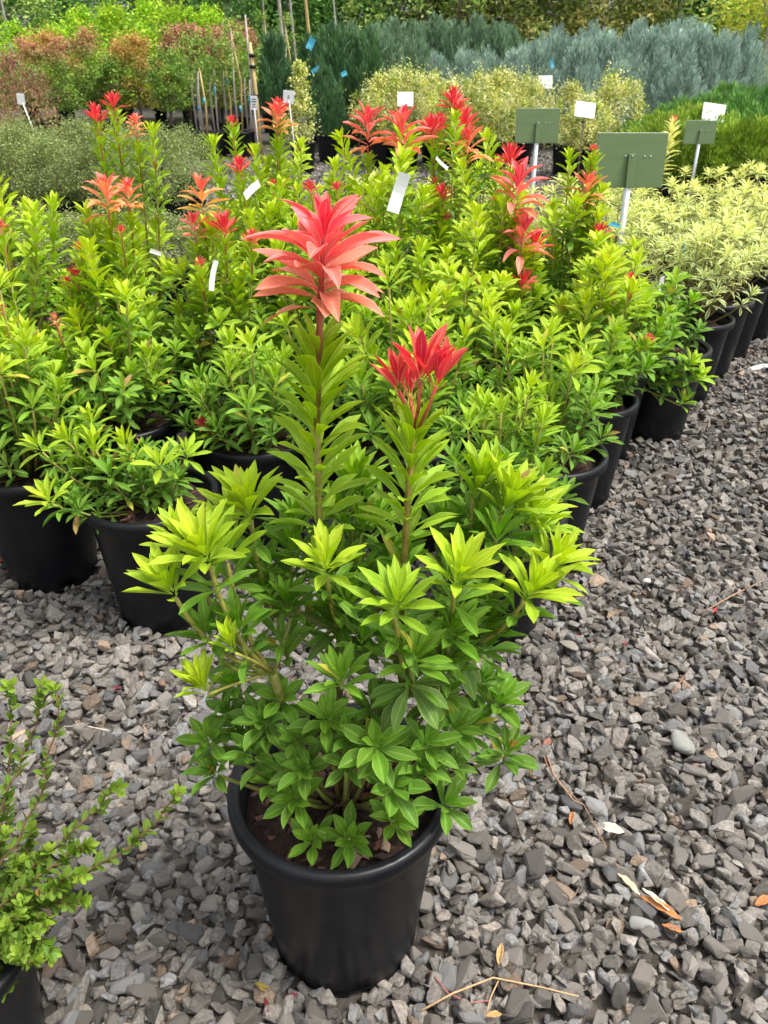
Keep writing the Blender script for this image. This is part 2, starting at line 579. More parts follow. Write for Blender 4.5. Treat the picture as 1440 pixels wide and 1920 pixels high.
def make_pot_meshes():
    R, B, H = POT_R, POT_RB, POT_H
    n = 56
    body = [(0.001, .012), (B - .012, .012), (B - .008, .0), (B - .001, .0), (B + .001, .016), (B - .001, .018)]
    for i in range(9):
        t = i / 8
        body.append((B + (R - .016 - B) * t, .02 + (H - .052) * t))
    body += [(R - .014, H - .03), (R - .018, H - .012), (R - .022, H - .03)]
    for i in range(9):
        t = 1 - i / 8
        body.append((B + (R - .024 - B) * t - .002, .025 + (H - .06) * t))
    V, F = lathe(body, n)
    # drainage notches round the foot
    V = [list(v) for v in V]
    m = len(body)
    for k in range(n):
        if k % 8 in (0, 1):
            for i in (1, 2, 3): V[k * m + i][2] = .020
            V[k * m + 4][2] = .024; V[k * m + 5][2] = .026
    b = mesh_from('pot', V, F, M_POT)
    rim = [(R - .0175, H - .034), (R - .003, H - .036), (R + .0015, H - .032), (R + .003, H - .02), (R + .002, H - .006), (R - .003, H - .001), (R - .010, H + .0), (R - .016, H - .002), (R - .0205, H - .008), (R - .021, H - .03)]
    rim.append(rim[0])
    V, F = lathe(rim, n)
    r = mesh_from('rim', V, F, M_POT)
    # soil: lumpy disc
    V, F = [], []
    rings = 9; seg = 40
    rr = random.Random(4)
    V.append((0, 0, .385))
    for i in range(1, rings + 1):
        for k in range(seg):
            t = 2 * math.pi * k / seg
            rad = (R - .0265) * i / rings
            V.append((rad * math.cos(t), rad * math.sin(t), .372 + rr.uniform(-.006, .008) + .012 * (1 - i / rings)))
    for k in range(seg): F.append((0, 1 + k, 1 + (k + 1) % seg))
    for i in range(rings - 1):
        for k in range(seg):
            a = 1 + i * seg + k; b2 = 1 + i * seg + (k + 1) % seg
            F.append((a, a + seg, b2 + seg, b2))
    s = mesh_from('soil', V, F, M_SOIL, smooth=False)
    return b, r, s


POT_ME, RIM_ME, SOIL_ME = make_pot_meshes()


def add_pot(parent, rz=0.0, scale=1.0, soil=True):
    p = link('pot', POT_ME, parent)
    p.rotation_euler = (0, 0, rz); p.scale = (scale,) * 3
    link('rim', RIM_ME, p)
    s = None
    if soil:
        s = link('soil', SOIL_ME, parent)
        s.scale = (scale,) * 3; s.rotation_euler = (0, 0, rz * 1.7)
    return p, s


def chip_meshes():
    out = []
    for i in range(8):
        r = random.Random(50 + i)
        bm = bmesh.new()
        for _ in range(9):
            bm.verts.new((r.uniform(-.5, .5), r.uniform(-.28, .28), r.uniform(-.1, .1)))
        bmesh.ops.convex_hull(bm, input=bm.verts[:])
        bmesh.ops.delete(bm, geom=[v for v in bm.verts if not v.link_faces], context='VERTS')
        me = bpy.data.meshes.new('bark_chip'); bm.to_mesh(me); bm.free()
        ca = me.attributes.new('col', 'FLOAT_COLOR', 'POINT')
        ca.data.foreach_set('color', np.ones(4 * len(me.vertices), np.float32))
        me.materials.append(M_CHIP); out.append(me)
    return out


CHIPS = chip_meshes()


def add_chips(soil, n, seed):
    r = random.Random(seed)
    for _ in range(n):
        o = link('bark_chip', CHIPS[r.randrange(8)], soil)
        rad = (POT_R - .045) * math.sqrt(r.random()); t = r.uniform(0, 6.28)
        o.location = (rad * math.cos(t), rad * math.sin(t), .386 + r.uniform(-.004, .008))
        o.rotation_euler = (r.gauss(0, .35), r.gauss(0, .35), r.uniform(0, 6.28))
        s = r.uniform(.014, .042)
        o.scale = (s, s * r.uniform(.7, 1.2), s)
        c = r.choice([(.14, .06, .04), (.30, .16, .12), (.09, .045, .03), (.38, .26, .20), (.04, .022, .018), (.16, .08, .055)])
        o.color = (*c, 1)


# ------------------------------------------------------------------ ground and gravel
V, F = [], []
xs = sorted(set([-120, -40, -15] + [x * 1.0 for x in range(-6, 7)] + [15, 40, 120]))
ys = sorted(set([-60, -20, -5] + [y * 1.0 for y in range(0, 20)] + [25, 35, 60, 220]))
for y in ys:
    for x in xs: V.append((x, y, 0.0))
nx = len(xs)
for j in range(len(ys) - 1):
    for i in range(nx - 1):
        F.append((j * nx + i, j * nx + i + 1, (j + 1) * nx + i + 1, (j + 1) * nx + i))
ground = link('ground', mesh_from('ground', V, F, M_GROUND))
tag(ground, 'grey crushed stone ground of the nursery yard', 'ground', kind='structure')


def stone_hull(seed, npts, bevel=0.0):
    r = random.Random(seed)
    bm = bmesh.new()
    ax = (r.uniform(.85, 1.2), r.uniform(.58, .9), r.uniform(.42, .72))
    for _ in range(npts):
        v = nrm([r.gauss(0, 1) for _ in range(3)])
        # boxy facets: push towards a rounded block
        q = np.sign(v) * np.abs(v) ** .62
        q = q / max(abs(q)) * r.uniform(.8, 1.0)
        bm.verts.new(tuple(q * np.array(ax) * .5))
    bmesh.ops.convex_hull(bm, input=bm.verts[:])
    bmesh.ops.delete(bm, geom=[v for v in bm.verts if not v.link_faces], context='VERTS')
    if bevel:
        bmesh.ops.dissolve_limit(bm, angle_limit=.25, verts=bm.verts[:], edges=bm.edges[:])
        bmesh.ops.bevel(bm, geom=bm.edges[:], offset=bevel, segments=1, affect='EDGES', profile=.5)
        for v in bm.verts: v.co += Vector((r.gauss(0, .012), r.gauss(0, .012), r.gauss(0, .012)))
    bmesh.ops.triangulate(bm, faces=bm.faces[:])
    bm.verts.index_update()
    V = np.array([v.co[:] for v in bm.verts]); F = np.array([[v.index for v in f.verts] for f in bm.faces])
    bm.free()
    return V, F


STONES = [stone_hull(100 + i, 12) for i in range(26)]
STONES_NEAR = [stone_hull(200 + i, 13, .045) for i in range(26)]
STONES_FAR = [stone_hull(300 + i, 9) for i in range(14)]


def rot_matrix(rx, ry, rz):
    return np.array(Matrix.Rotation(rz, 3, 'Z') @ Matrix.Rotation(ry, 3, 'Y') @ Matrix.Rotation(rx, 3, 'X'))


def stone_colour(r):
    v = r.uniform(.098, .235) * (1.25 if r.random() < .16 else 1.0) * (.6 if r.random() < .16 else 1.0)
    w = r.random()
    if w < .6: c = (1.04, .965, .87)
    elif w < .78: c = (.98, .98, .97)
    elif w < .96: c = (1.08, .97, .84)
    else: c = (1.25, .93, .68)
    return (v * c[0], v * c[1], v * c[2])


POT_SPOTS = []      # filled below before the gravel is laid


def lay_gravel():
    r = random.Random(11)
    stones = []     # (variant set, idx, M, p, col, score)

    def visible(x, y):
        # inside the yard strip that can be seen between the pots
        half = .53 * (y * .87 + .75) + .25
        return abs(x) < half

    def under_block(x, y):
        # the middle of the pot block, where no ground can be seen
        return y > 2.75 and x < (y - 2.0) * .56 + .12 and y < 5.4

    def vs_near(y):
        return y <= 1.9

    def clear(x, y):
        for (a, b, rr) in POT_SPOTS:
            if (x - a) ** 2 + (y - b) ** 2 < rr * rr: return False
        return True

    zones = [(.45, 1.9, .0262, 0), (1.9, 3.2, .0272, 0), (3.2, 6.4, .031, 0), (6.4, 15.5, .055, 1)]
    for (y0, y1, s, far) in zones:
        y = y0
        row = 0
        while y < y1:
            half = .53 * (y * .87 + .75) + .25
            x = -half + (s / 2 if row % 2 else 0)
            while x < half:
                jx, jy = x + r.uniform(-.45, .45) * s, y + r.uniform(-.45, .45) * s
                x += s
                if under_block(jx, jy) or not clear(jx, jy): continue
                if far and abs(jx) > 5.5: continue
                layers = 2 if r.random() < .58 and not far else 1
                for l in range(layers):
                    size = s * (1.0 + r.random() ** 1.8 * .95) * (.6 if r.random() < .25 else 1)
                    if vs_near(jy): size *= 1.22
                    if far: size = r.uniform(.035, .07)
                    vs = STONES_FAR if (far or jy > 3.2) else (STONES if jy > 1.9 else STONES_NEAR)
                    i = r.randrange(len(vs))
                    R = rot_matrix(r.gauss(0, .33), r.gauss(0, .33), r.uniform(0, 6.283))
                    sc = np.array((size * r.uniform(.85, 1.25), size * r.uniform(.8, 1.15), size * r.uniform(.8, 1.15)))
                    z = size * .12 + l * .019 + r.uniform(-.008, .006)
                    score = (1 if l == layers - 1 else .6) * size / max(.5, math.hypot(jy, 1.5)) if abs(jx) < .5 * (jy * .87 + .75) - .05 and jy > .72 else 0
                    stones.append((vs, i, R * sc, (jx, jy, z), stone_colour(r), score))
            y += s * .86
            row += 1
    stones.sort(key=lambda e: -e[5])
    cache = {}
    for vs, i, M, p, c, sc in stones[:300]:
        i = i + (1000 if vs is STONES else 0)
        if i not in cache:
            V, F = vs[i % 1000]
            cache[i] = mesh_from('stone', V, F, M_STONE, np.ones((len(V), 3)), smooth=False)
        o = link('stone', cache[i], ground)
        o.matrix_local = Matrix([[*M[0], p[0]], [*M[1], p[1]], [*M[2], p[2]], [0, 0, 0, 1]])
        o.color = (*c, 1)
    Vs, Fs, Cs, off = [], [], [], 0
    for vs, i, M, p, c, sc in stones[300:]:
        V, F = vs[i]
        Vs.append(V @ M.T + np.array(p)); Fs.append(F + off); Cs.append(np.tile(c, (len(V), 1))); off += len(V)
    me = mesh_from('gravel', np.concatenate(Vs), np.concatenate(Fs), M_STONE, np.concatenate(Cs), smooth=False)
    g = link('gravel', me, ground)
    g['kind'] = 'stuff'


# ------------------------------------------------------------------ the main shrub
LIME = (.33, .50, .008)
YLIME = (.47, .60, .014)
MID = (.13, .30, .006)
GREEN = (.068, .225, .006)
DARK = (.026, .12, .008)
OLD = (.05, .13, .02)
RED = (.70, .016, .08)
PINK = (.82, .10, .18)
SALMON = (.82, .215, .17)
ORANGE = (.78, .32, .13)


def age(t):
    """leaf colour by age: 0 old dark leaf, 1 fresh lime leaf"""
    if t < .35: return mix(DARK, GREEN, t / .35)
    if t < .6: return mix(GREEN, MID, (t - .35) / .25)
    if t < .9: return mix(MID, LIME, (t - .6) / .3)
    return mix(LIME, YLIME, (t - .9) / .1)


def main_shrub():
    X0, Y0 = -.078, 1.005
    root = empty('potted_shrub', (X0, Y0, 0), 'large potted pieris in front, one salmon red flame top above bright green leaf whorls', 'shrub')
    POT_SPOTS.append((X0, Y0, POT_RB + .004))
    add_pot_, soil = add_pot(root, .4)
    add_chips(soil, 190, 3)
    O = np.array((X0, Y0, 0))
    A = lambda px, py, Y: at(px, py, Y) - O
    lv, st = Leaves(21), Stems()
    base = np.array((.0, .02, .375))
    # trunks
    t1 = A(640, 1185, 1.0); t2 = A(755, 1300, .97); t3 = A(512, 1262, .93); t4 = A(800, 1235, 1.0); t5 = A(520, 1150, 1.02)
    st.add(bezier(base + (.0, .0, -.01), base + (-.01, -.02, .12), t1, 7), .0105, .0075, STEM_B, (.16, .12, .035))
    st.add(bezier(base + (.03, .01, -.01), base + (.06, -.02, .1), t2, 6), .010, .007, STEM_B, (.16, .12, .035))
    st.add(bezier(base + (-.03, .0, -.01), base + (-.07, -.03, .09), t3, 7), .0095, .007, STEM_B, (.2, .2, .04))
    st.add(bezier(t2, t2 + (.03, .01, .05), t4, 5), .007, .006, (.16, .12, .035), STEM_G)
    st.add(bezier(t1, t1 + (-.05, .02, .02), t5, 5), .006, .005, STEM_G, STEM_G)

    # leading stem 1 with the salmon flame
    s1 = [t1, A(607, 1090, 1.01), A(598, 960, 1.01), A(594, 800, 1.0), A(597, 680, 1.0), A(600, 575, 1.0)]
    st.add(s1[:4], 0.0056, .0048, (.17, .16, .035), (.3, .24, .05))
    st.add(s1[3:], .0048, .0044, (.3, .22, .05), STEM_R)
    st.add([A(600, 575, 1.0), A(604, 500, .995), A(607, 430, .99)], .0044, .002, (.42, .1, .05), (.5, .04, .05))
    lv.column([A(598, 650, 1.0), A(594, 800, 1.0), A(599, 1000, 1.01)], 84, .080, (26, 60), (age(.9), age(.74)), score=6)
    top = [A(607, 440, .99), A(604, 500, .995), A(600, 572, 1.0)]
    lv.whorl(A(606, 452, .99), top[0] - top[1], 12, .062, (5, 36), (RED, PINK), .012, 'flame', 9, .6)
    lv.column([A(606, 465, .99), A(604, 508, .995), A(601, 562, 1.0)], 30, .094, (34, 70), (PINK, SALMON), 'flame', 9)
    lv.column([top[2] + (0, 0, .012), top[2] - (0, 0, .004)], 4, .08, (58, 74), (SALMON, (.80, .25, .14)), 'droop', 9)

    # leading stem 2 with three erect red shoots
    s2 = [A(756, 1230, .97), A(756, 1080, .99), A(765, 930, 1.0), A(776, 815, 1.0)]
    st.add(s2, .0056, .0044, (.2, .19, .04), (.36, .22, .05))
    lv.column([A(776, 800, 1.0), A(768, 900, 1.0), A(760, 1020, 1.0)], 50, .083, (26, 58), (age(.84), age(.74)), score=6)
    for (bx, by, tx, ty, Y, n, ln) in ((775, 812, 748, 732, 1.0, 11, .05), (777, 812, 787, 716, .99, 12, .07), (779, 812, 818, 724, .985, 11, .058), (776, 812, 768, 742, 1.03, 8, .05)):
        b, t = A(bx, by, 1.0), A(tx, ty, Y)
        st.add([b, (b + t) / 2 + (.002, 0, 0), t], .003, .0024, (.42, .12, .05), (.5, .06, .05))
        lv.whorl(t, (t - b) * .5 + .03 * UP, n, ln, (4, 36), (RED, (.76, .04, .09)), .022, 'flame2', 9, .6)
        lv.column([t, t * .55 + b * .45], 6, .02, (20, 35), ((.5, .2, .08), (.55, .4, .1)), 'spike', .2)

    # whorls: px, py of the joint, Y, length, age, leaves, spread, hub
    hubs = {'a': t1, 'b': t2, 'c': t3, 'd': t4, 'e': t5, '0': base}
    W = [
        (470, 972, .99, .088, .93, 20, (10, 72), 'e'), (445, 990, 1.03, .08, .88, 12, (15, 65), 'e'),
        (392, 1058, .90, .088, .97, 20, (8, 78), 'c'), (425, 1052, .95, .085, .95, 17, (8, 70), 'c'), (350, 1030, .97, .07, .9, 10, (12, 66), 'c'),
        (328, 1118, .88, .078, .93, 12, (8, 70), 'c'), (388, 1300, .86, .062, .97, 9, (6, 55), 'c'), (440, 1222, .86, .05, .95, 6, (5, 40), 'c'),
        (612, 1078, .93, .076, .96, 16, (14, 82), 'a'), (740, 1152, .87, .083, .80, 18, (12, 82), 'b'),
        (852, 1098, .92, .088, .97, 18, (10, 78), 'd'), (985, 1125, .95, .084, 1.0, 17, (10, 80), 'd'), (1026, 1078, 1.0, .086, 1.0, 16, (10, 80), 'd'),
        (944, 962, 1.04, .092, .90, 22, (10, 68), 'd'), (890, 925, 1.08, .085, .84, 16, (10, 66), 'd'), (985, 985, 1.07, .085, .9, 16, (15, 78), 'd'), (1000, 1010, 1.1, .08, .86, 13, (15, 78), 'd'),
        (664, 930, 1.1, .086, .66, 18, (12, 66), 'a'), (640, 985, 1.07, .078, .55, 14, (20, 80), 'a'), (700, 1000, 1.12, .08, .55, 16, (15, 75), 'b'),
        (560, 1000, 1.1, .08, .48, 15, (15, 75), 'a'), (820, 1010, 1.1, .08, .5, 15, (15, 75), 'd'), 
        (880, 1040, 1.08, .08, .5, 15, (15, 75), 'd'), (730, 1060, 1.08, .078, .45, 14, (15, 78), 'b'),
        (490, 1090, 1.02, .075, .45, 14, (15, 78), 'e'), (545, 1155, .96, .07, .42, 15, (12, 75), 'c'), (632, 1150, .97, .07, .42, 14, (15, 78), 'a'),
        (452, 1195, .91, .075, .45, 15, (12, 75), 'c'), (398, 1205, .90, .068, .42, 12, (15, 78), 'c'), (510, 1130, 1.0, .07, .45, 12, (15, 75), 'e'),
        (772, 1250, .88, .08, .5, 16, (14, 80), 'b'), (840, 1200, .93, .078, .5, 15, (14, 78), 'd'), (905, 1190, .98, .07, .5, 15, (14, 78), 'd'), (880, 1150, 1.0, .075, .48, 14, (14, 78), 'd'), 
        (640, 1288, .85, .064, .5, 11, (14, 75), 'a'), (830, 1260, .95, .075, .42, 13, (18, 80), 'b'),
    ]
    for px, py, Y, ln, t, n, th, hub in W:
        p = A(px, py, Y); h = hubs[hub]
        out = p - np.array((0, .02, 0)); out[2] = 0
        ax = nrm(UP * 1.0 + out * 1.3)
        mid = (h + p) / 2 + np.array((0, 0, -.03)) + out * .12
        if ln < .065: mid = (h + p) / 2 + np.array((0, 0, .005))
        pts = bezier(h, mid, p - ax * .004, 7)
        st.add(pts, .0042 if ln > .065 else .0026, .0032 if ln > .065 else .0022, STEM_G if t < .7 else (.22, .22, .04), STEM_Y if t > .7 else (.2, .24, .04))
        inner = age(min(1, t + .06)); outer = age(max(0, t - .12))
        lv.whorl(p, ax, n + 7, ln * .92, (th[0], th[1] - 14), (inner, outer), .03, 'pieris', 5 if t > .7 else 3.5, .6)
        # a few leaf-scar stubs and an older whorl further down
        if n > 13:
            q = pts[5] if t > .7 else pts[4]
            lv.whorl(q, ax, 7, ln * .8, (35, 88), (age(t * .55), age(t * .4)), .015, 'pieris', 1.5, .8)
    # older drooping whorls in the heart of the plant
    for px, py, Y, ln, n in ((768, 1292, .9, .082, 12), (640, 1195, .98, .08, 9), (850, 1235, 1.0, .075, 8)):
        lv.whorl(A(px, py, Y), (0, -.15, 1), n, ln, (78, 118), (mix(OLD, (.10, .24, .03), .5), OLD), .012, 'droop', 3.2, .85)
    # smaller side shoots filling the middle
    fr = random.Random(12)
    for k in range(34):
        px, py = fr.uniform(500, 960), fr.uniform(880, 1270)
        p = A(px, py, fr.uniform(1.0, 1.16) if py < 1100 else fr.uniform(.93, 1.08))
        h = min((t1, t2, t4, t5, t3), key=lambda q: np.linalg.norm(q - p) + (3 if q[2] > p[2] - .01 else 0))
        out = p.copy(); out[2] = 0
        ax = nrm(UP + out * 1.2 + np.array((fr.gauss(0, .12), fr.gauss(0, .12), 0)))
        st.add(bezier(h, (h + p) / 2 - UP * .02, p, 6), .003, .0024, STEM_G, (.2, .26, .04))
        tt = .34 + .4 * (1270 - py) / 390 + fr.uniform(-.1, .1)
        lv.whorl(p, ax, fr.randint(9, 14), fr.uniform(.052, .074), (10, 66), (age(tt + .06), age(tt - .1)), .025, 'pieris', 3.0, .6)
    # low rosettes spilling over the rim, facing up and out
    LOW = [(432, 1345, .98, .058), (395, 1392, .95, .056), (408, 1452, .93, .062), (500, 1360, .93, .06), (528, 1312, .95, .058), (478, 1418, .91, .056), (572, 1445, .88, .058), (612, 1352, .89, .062),
           (705, 1402, .86, .066), (795, 1398, .90, .064), (650, 1440, .86, .06), (560, 1498, .88, .06), (512, 1470, .90, .056), (732, 1478, .86, .064), (738, 1540, .88, .06),
           (790, 1445, .88, .058), (828, 1518, .93, .066), (590, 1612, .885, .056), (655, 1585, .89, .058), (880, 1362, 1.0, .06), (945, 1415, .98, .066), (930, 1322, 1.03, .066), (900, 1285, 1.05, .064),
           (850, 1370, .95, .056), (460, 1375, .97, .056), (560, 1390, .9, .054), (660, 1388, .88, .054), (440, 1290, 1.0, .058), (820, 1305, .97, .06), (700, 1335, .92, .058), (840, 1440, .95, .056)]
    for i, (px, py, Y, ln) in enumerate(LOW):
        p = A(px, py, Y)
        p[2] = max(p[2], .415 if math.hypot(p[0], p[1]) < .155 else .45)
        out = np.array((p[0], p[1], 0))
        ax = nrm(UP * .95 + nrm(out) * .3 + np.array((.16 * math.sin(i * 2.1), -.16 + .14 * math.cos(i * 3.7), 0)))
        h = base + np.array((out[0] * .25, out[1] * .25, .0))
        mid = (h + p) / 2 + np.array((0, 0, -.02 if p[2] > .5 else .015))
        st.add(bezier(h, mid, p - ax * .003, 6), .004, .003, STEM_B if i % 3 else STEM_G, (.24, .30, .05))
        tt = .16 + .3 * ((i * 7) % 10) / 10
        lv.whorl(p, ax, 11 + i % 4, ln * (.82 + .24 * ((i * 3) % 5) / 5), (14, 74), (age(tt + .1), age(tt - .06)), .014, 'broad', 4.2, .5)
        if py < 1440: lv.whorl(p - ax * .022, ax, 6, ln * .9, (55, 90), (age(.25), age(.12)), .006, 'broad', 1.2, .9)
    # orange leaf buds
    for px, py, Y in ((958, 1400, .98), (395, 1452, .92)):
        p = A(px, py, Y)
        lv.whorl(p, (0.2, -.4, 1), 5, .02, (3, 14), ((.6, .2, .06), (.5, .14, .05)), .004, 'spike', 4, .8)
    # small red sprout low on the right
    lv.whorl(A(893, 1232, 1.12), (.2, -.2, 1), 8, .036, (15, 75), (RED, SALMON), .006, 'spike', 4, .7)
    st.add([A(893, 1232, 1.12), A(880, 1300, 1.05), base + np.array((.06, .03, .02))], .0022, .003, STEM_R, STEM_B)
    st.build(root, True)
    lv.build(root, 300)


# ------------------------------------------------------------------ the block of potted pieris behind
def flame_cols(kind):
    if kind == 'R': return (RED, (.78, .055, .11))
    if kind == 'S': return (PINK, ORANGE if False else SALMON)
    if kind == 'O': return (SALMON, ORANGE)
    if kind == 'Y': return (ORANGE, (.64, .42, .05))
    return (age(.95), age(.8))


def pieris(x, y, seed, label, h=.54, rad=.25, n=20, feats=(), singles=40, low=.5, group='potted pieris standing in the block', chips=0, custom=None, vigour=1.0):
    if y > 3.2 and n > 10: h += .03
    if y > 3.8: h += .05
    root = empty('potted_shrub', (x, y, 0), label, 'shrub', group)
    POT_SPOTS.append((x, y, POT_RB + .004))
    p_, soil = add_pot(root, seed * 1.3)
    if chips: add_chips(soil, chips, seed)
    r = random.Random(seed)
    O = np.array((x, y, 0))
    lv, st = Leaves(seed), Stems()
    near = y < 2.7
    LK = 'pieris' if y < 2.6 else 'bulk'
    tips = []
    if custom:
        for px, py, Y, t in custom:
            tips.append((at(px, py, Y) - O, t))
    ph = r.uniform(0, 6.28)
    if n > 10: n = int(n * 1.3)
    for i in range(n):
        f = math.sqrt((i + .4) / n)
        a = ph + i * 2.39996
        rr = rad * f * r.uniform(.85, 1.12)
        z = max(POT_H + .06, POT_H + h * (1 - (1 - low * .35) * f ** 2.2) * r.uniform(.64, 1.3) - .02)
        if n > 10 and i in (0, 2, 5, 7) and r.random() < .7: z += r.uniform(.03, .12) * (h / .5)
        tips.append((np.array((rr * math.cos(a), rr * math.sin(a), z)), None))
    for p, t in tips:
        q = np.array((p[0] * .16, p[1] * .16, .38))
        out = np.array((p[0], p[1], 0))
        ax = nrm(UP + out * r.uniform(.8, 2.2) + np.array((r.gauss(0, .14), r.gauss(0, .14) - .04, 0)))
        mid = (p + q) / 2 + out * .18 - UP * .02
        pts = bezier(q, mid, p, 6)
        if t is None:
            g = (p[2] - .47) / .29
            t = .28 + .70 * min(1, max(0, g)) + r.uniform(-.1, .1)
            t = min(1.0, max(.15, t))
        st.add(pts, .0042, .003, STEM_B if r.random() < .5 else STEM_G, STEM_Y if t > .6 else (.2, .24, .04))
        ln = (.062 + .022 * t) * r.uniform(.88, 1.12) * vigour
        tall = t > .6
        if tall and (r.random() < .5 or p[2] > .95):
            k = r.uniform(.07, .15) + max(0, p[2] - .95) * .6
            ccl = [p, p - ax * k]
            lv.whorl(p, ax, 9, ln * .85, (8, 38), (age(min(1, t + .1)), age(t)), .02, LK, 2.5, .6)
            lv.column(ccl, int(9 + k * 90), ln, (38, 62), (age(t), age(t - .15)), LK, 1.8)
        else:
            lv.whorl(p, ax, r.randint(11, 15), ln, (12, 80), (age(min(1, t + .06)), age(max(0, t - .14))), .03, LK, 2.0 if p[1] < .08 else 1.0, .55)
        for s, m in ((4, 9), (3, 8), (2, 6)):
            if r.random() < (.9 if s < 4 else .45):
                lv.whorl(pts[s] + ax * .0, ax, m, ln * .88, (30, 95), (age(t * .55), age(t * .3)), .02, LK if s > 2 else 'bulk', .4, .75)
    # tall shoots seen one by one in the photograph
    for px, py, Y, kind, w in feats:
        p = at(px, py, Y) - O
        size = w / FPX * (Y * CP + (CAMH - p[2] - 0) * SP) * .5
        q = np.array((p[0] * .3, p[1] * .3, .40))
        out = np.array((p[0], p[1], 0))
        mid = np.array((p[0] * .9, p[1] * .9, (p[2] + .4) * .5))
        pts = bezier(q, mid, p, 9)
        ax = nrm(pts[-1] - pts[-2])
        red = kind in 'RSOY'
        st.add(pts[:7], .0052, .004, STEM_B, (.3, .27, .05))
        st.add(pts[6:], .004, .003, (.3, .25, .05) if not red else (.36, .16, .05), STEM_R if red else STEM_Y)
        cols = flame_cols(kind)
        if kind == 'R':
            ln = max(.028, size * 1.25)
            lv.whorl(p, ax, 20, ln, (4, 62), cols, ln * .35, 'spike', 9, .75)
            lv.column([p - ax * .005, p - ax * .035], 5, ln * .6, (40, 70), (SALMON, (.5, .4, .08)), 'spike', 3)
        elif kind in 'SO':
            ln = size * 1.08
            lv.whorl(p + ax * ln * .55, ax, 9, ln * .8, (4, 30), (RED, cols[0]), .012, 'flame', 9, .6)
            lv.column([p + ax * ln * .55, p - ax * .012], 14, ln, (32, 80), cols, 'flame', 9)
        elif kind == 'Y':
            ln = size * 1.1
            lv.whorl(p + ax * ln * .55, ax, 8, ln * .7, (4, 30), (RED, SALMON), .012, 'flame', 9, .6)
            lv.column([p + ax * ln * .5, p - ax * .015], 14, ln, (32, 80), (SALMON, cols[1]), 'flame', 9)
        elif kind == 'B':       # pale fresh bud
            lv.whorl(p, ax, 9, .06, (4, 30), ((.62, .66, .10), (.55, .6, .1)), .015, 'pieris', 8, .7)
        elif kind == 'G':
            lv.whorl(p, ax, 12, .07, (6, 45), (age(1), age(.9)), .03, 'pieris', 3, .6)
        # leafy column below
        gap = .05 if kind in 'SOY' else .012
        k = min(.36, max(.08, p[2] - .74))
        i0 = p - ax * gap
        path = [i0]
        for s in (7, 6, 5, 4, 3):
            if pts[s][2] < i0[2] - .01 and pts[s][2] > p[2] - k - .05: path.append(pts[s])
        if len(path) < 2: path.append(i0 - ax * k)
        L = sum(np.linalg.norm(path[j] - path[j + 1]) for j in range(len(path) - 1))
        lv.column(path, max(10, int(L * 135)), .072, (32, 58), (age(.86), age(.68)), LK, 1.6)
    st.build(root, y < 2.45)
    lv.build(root, singles)
    return root


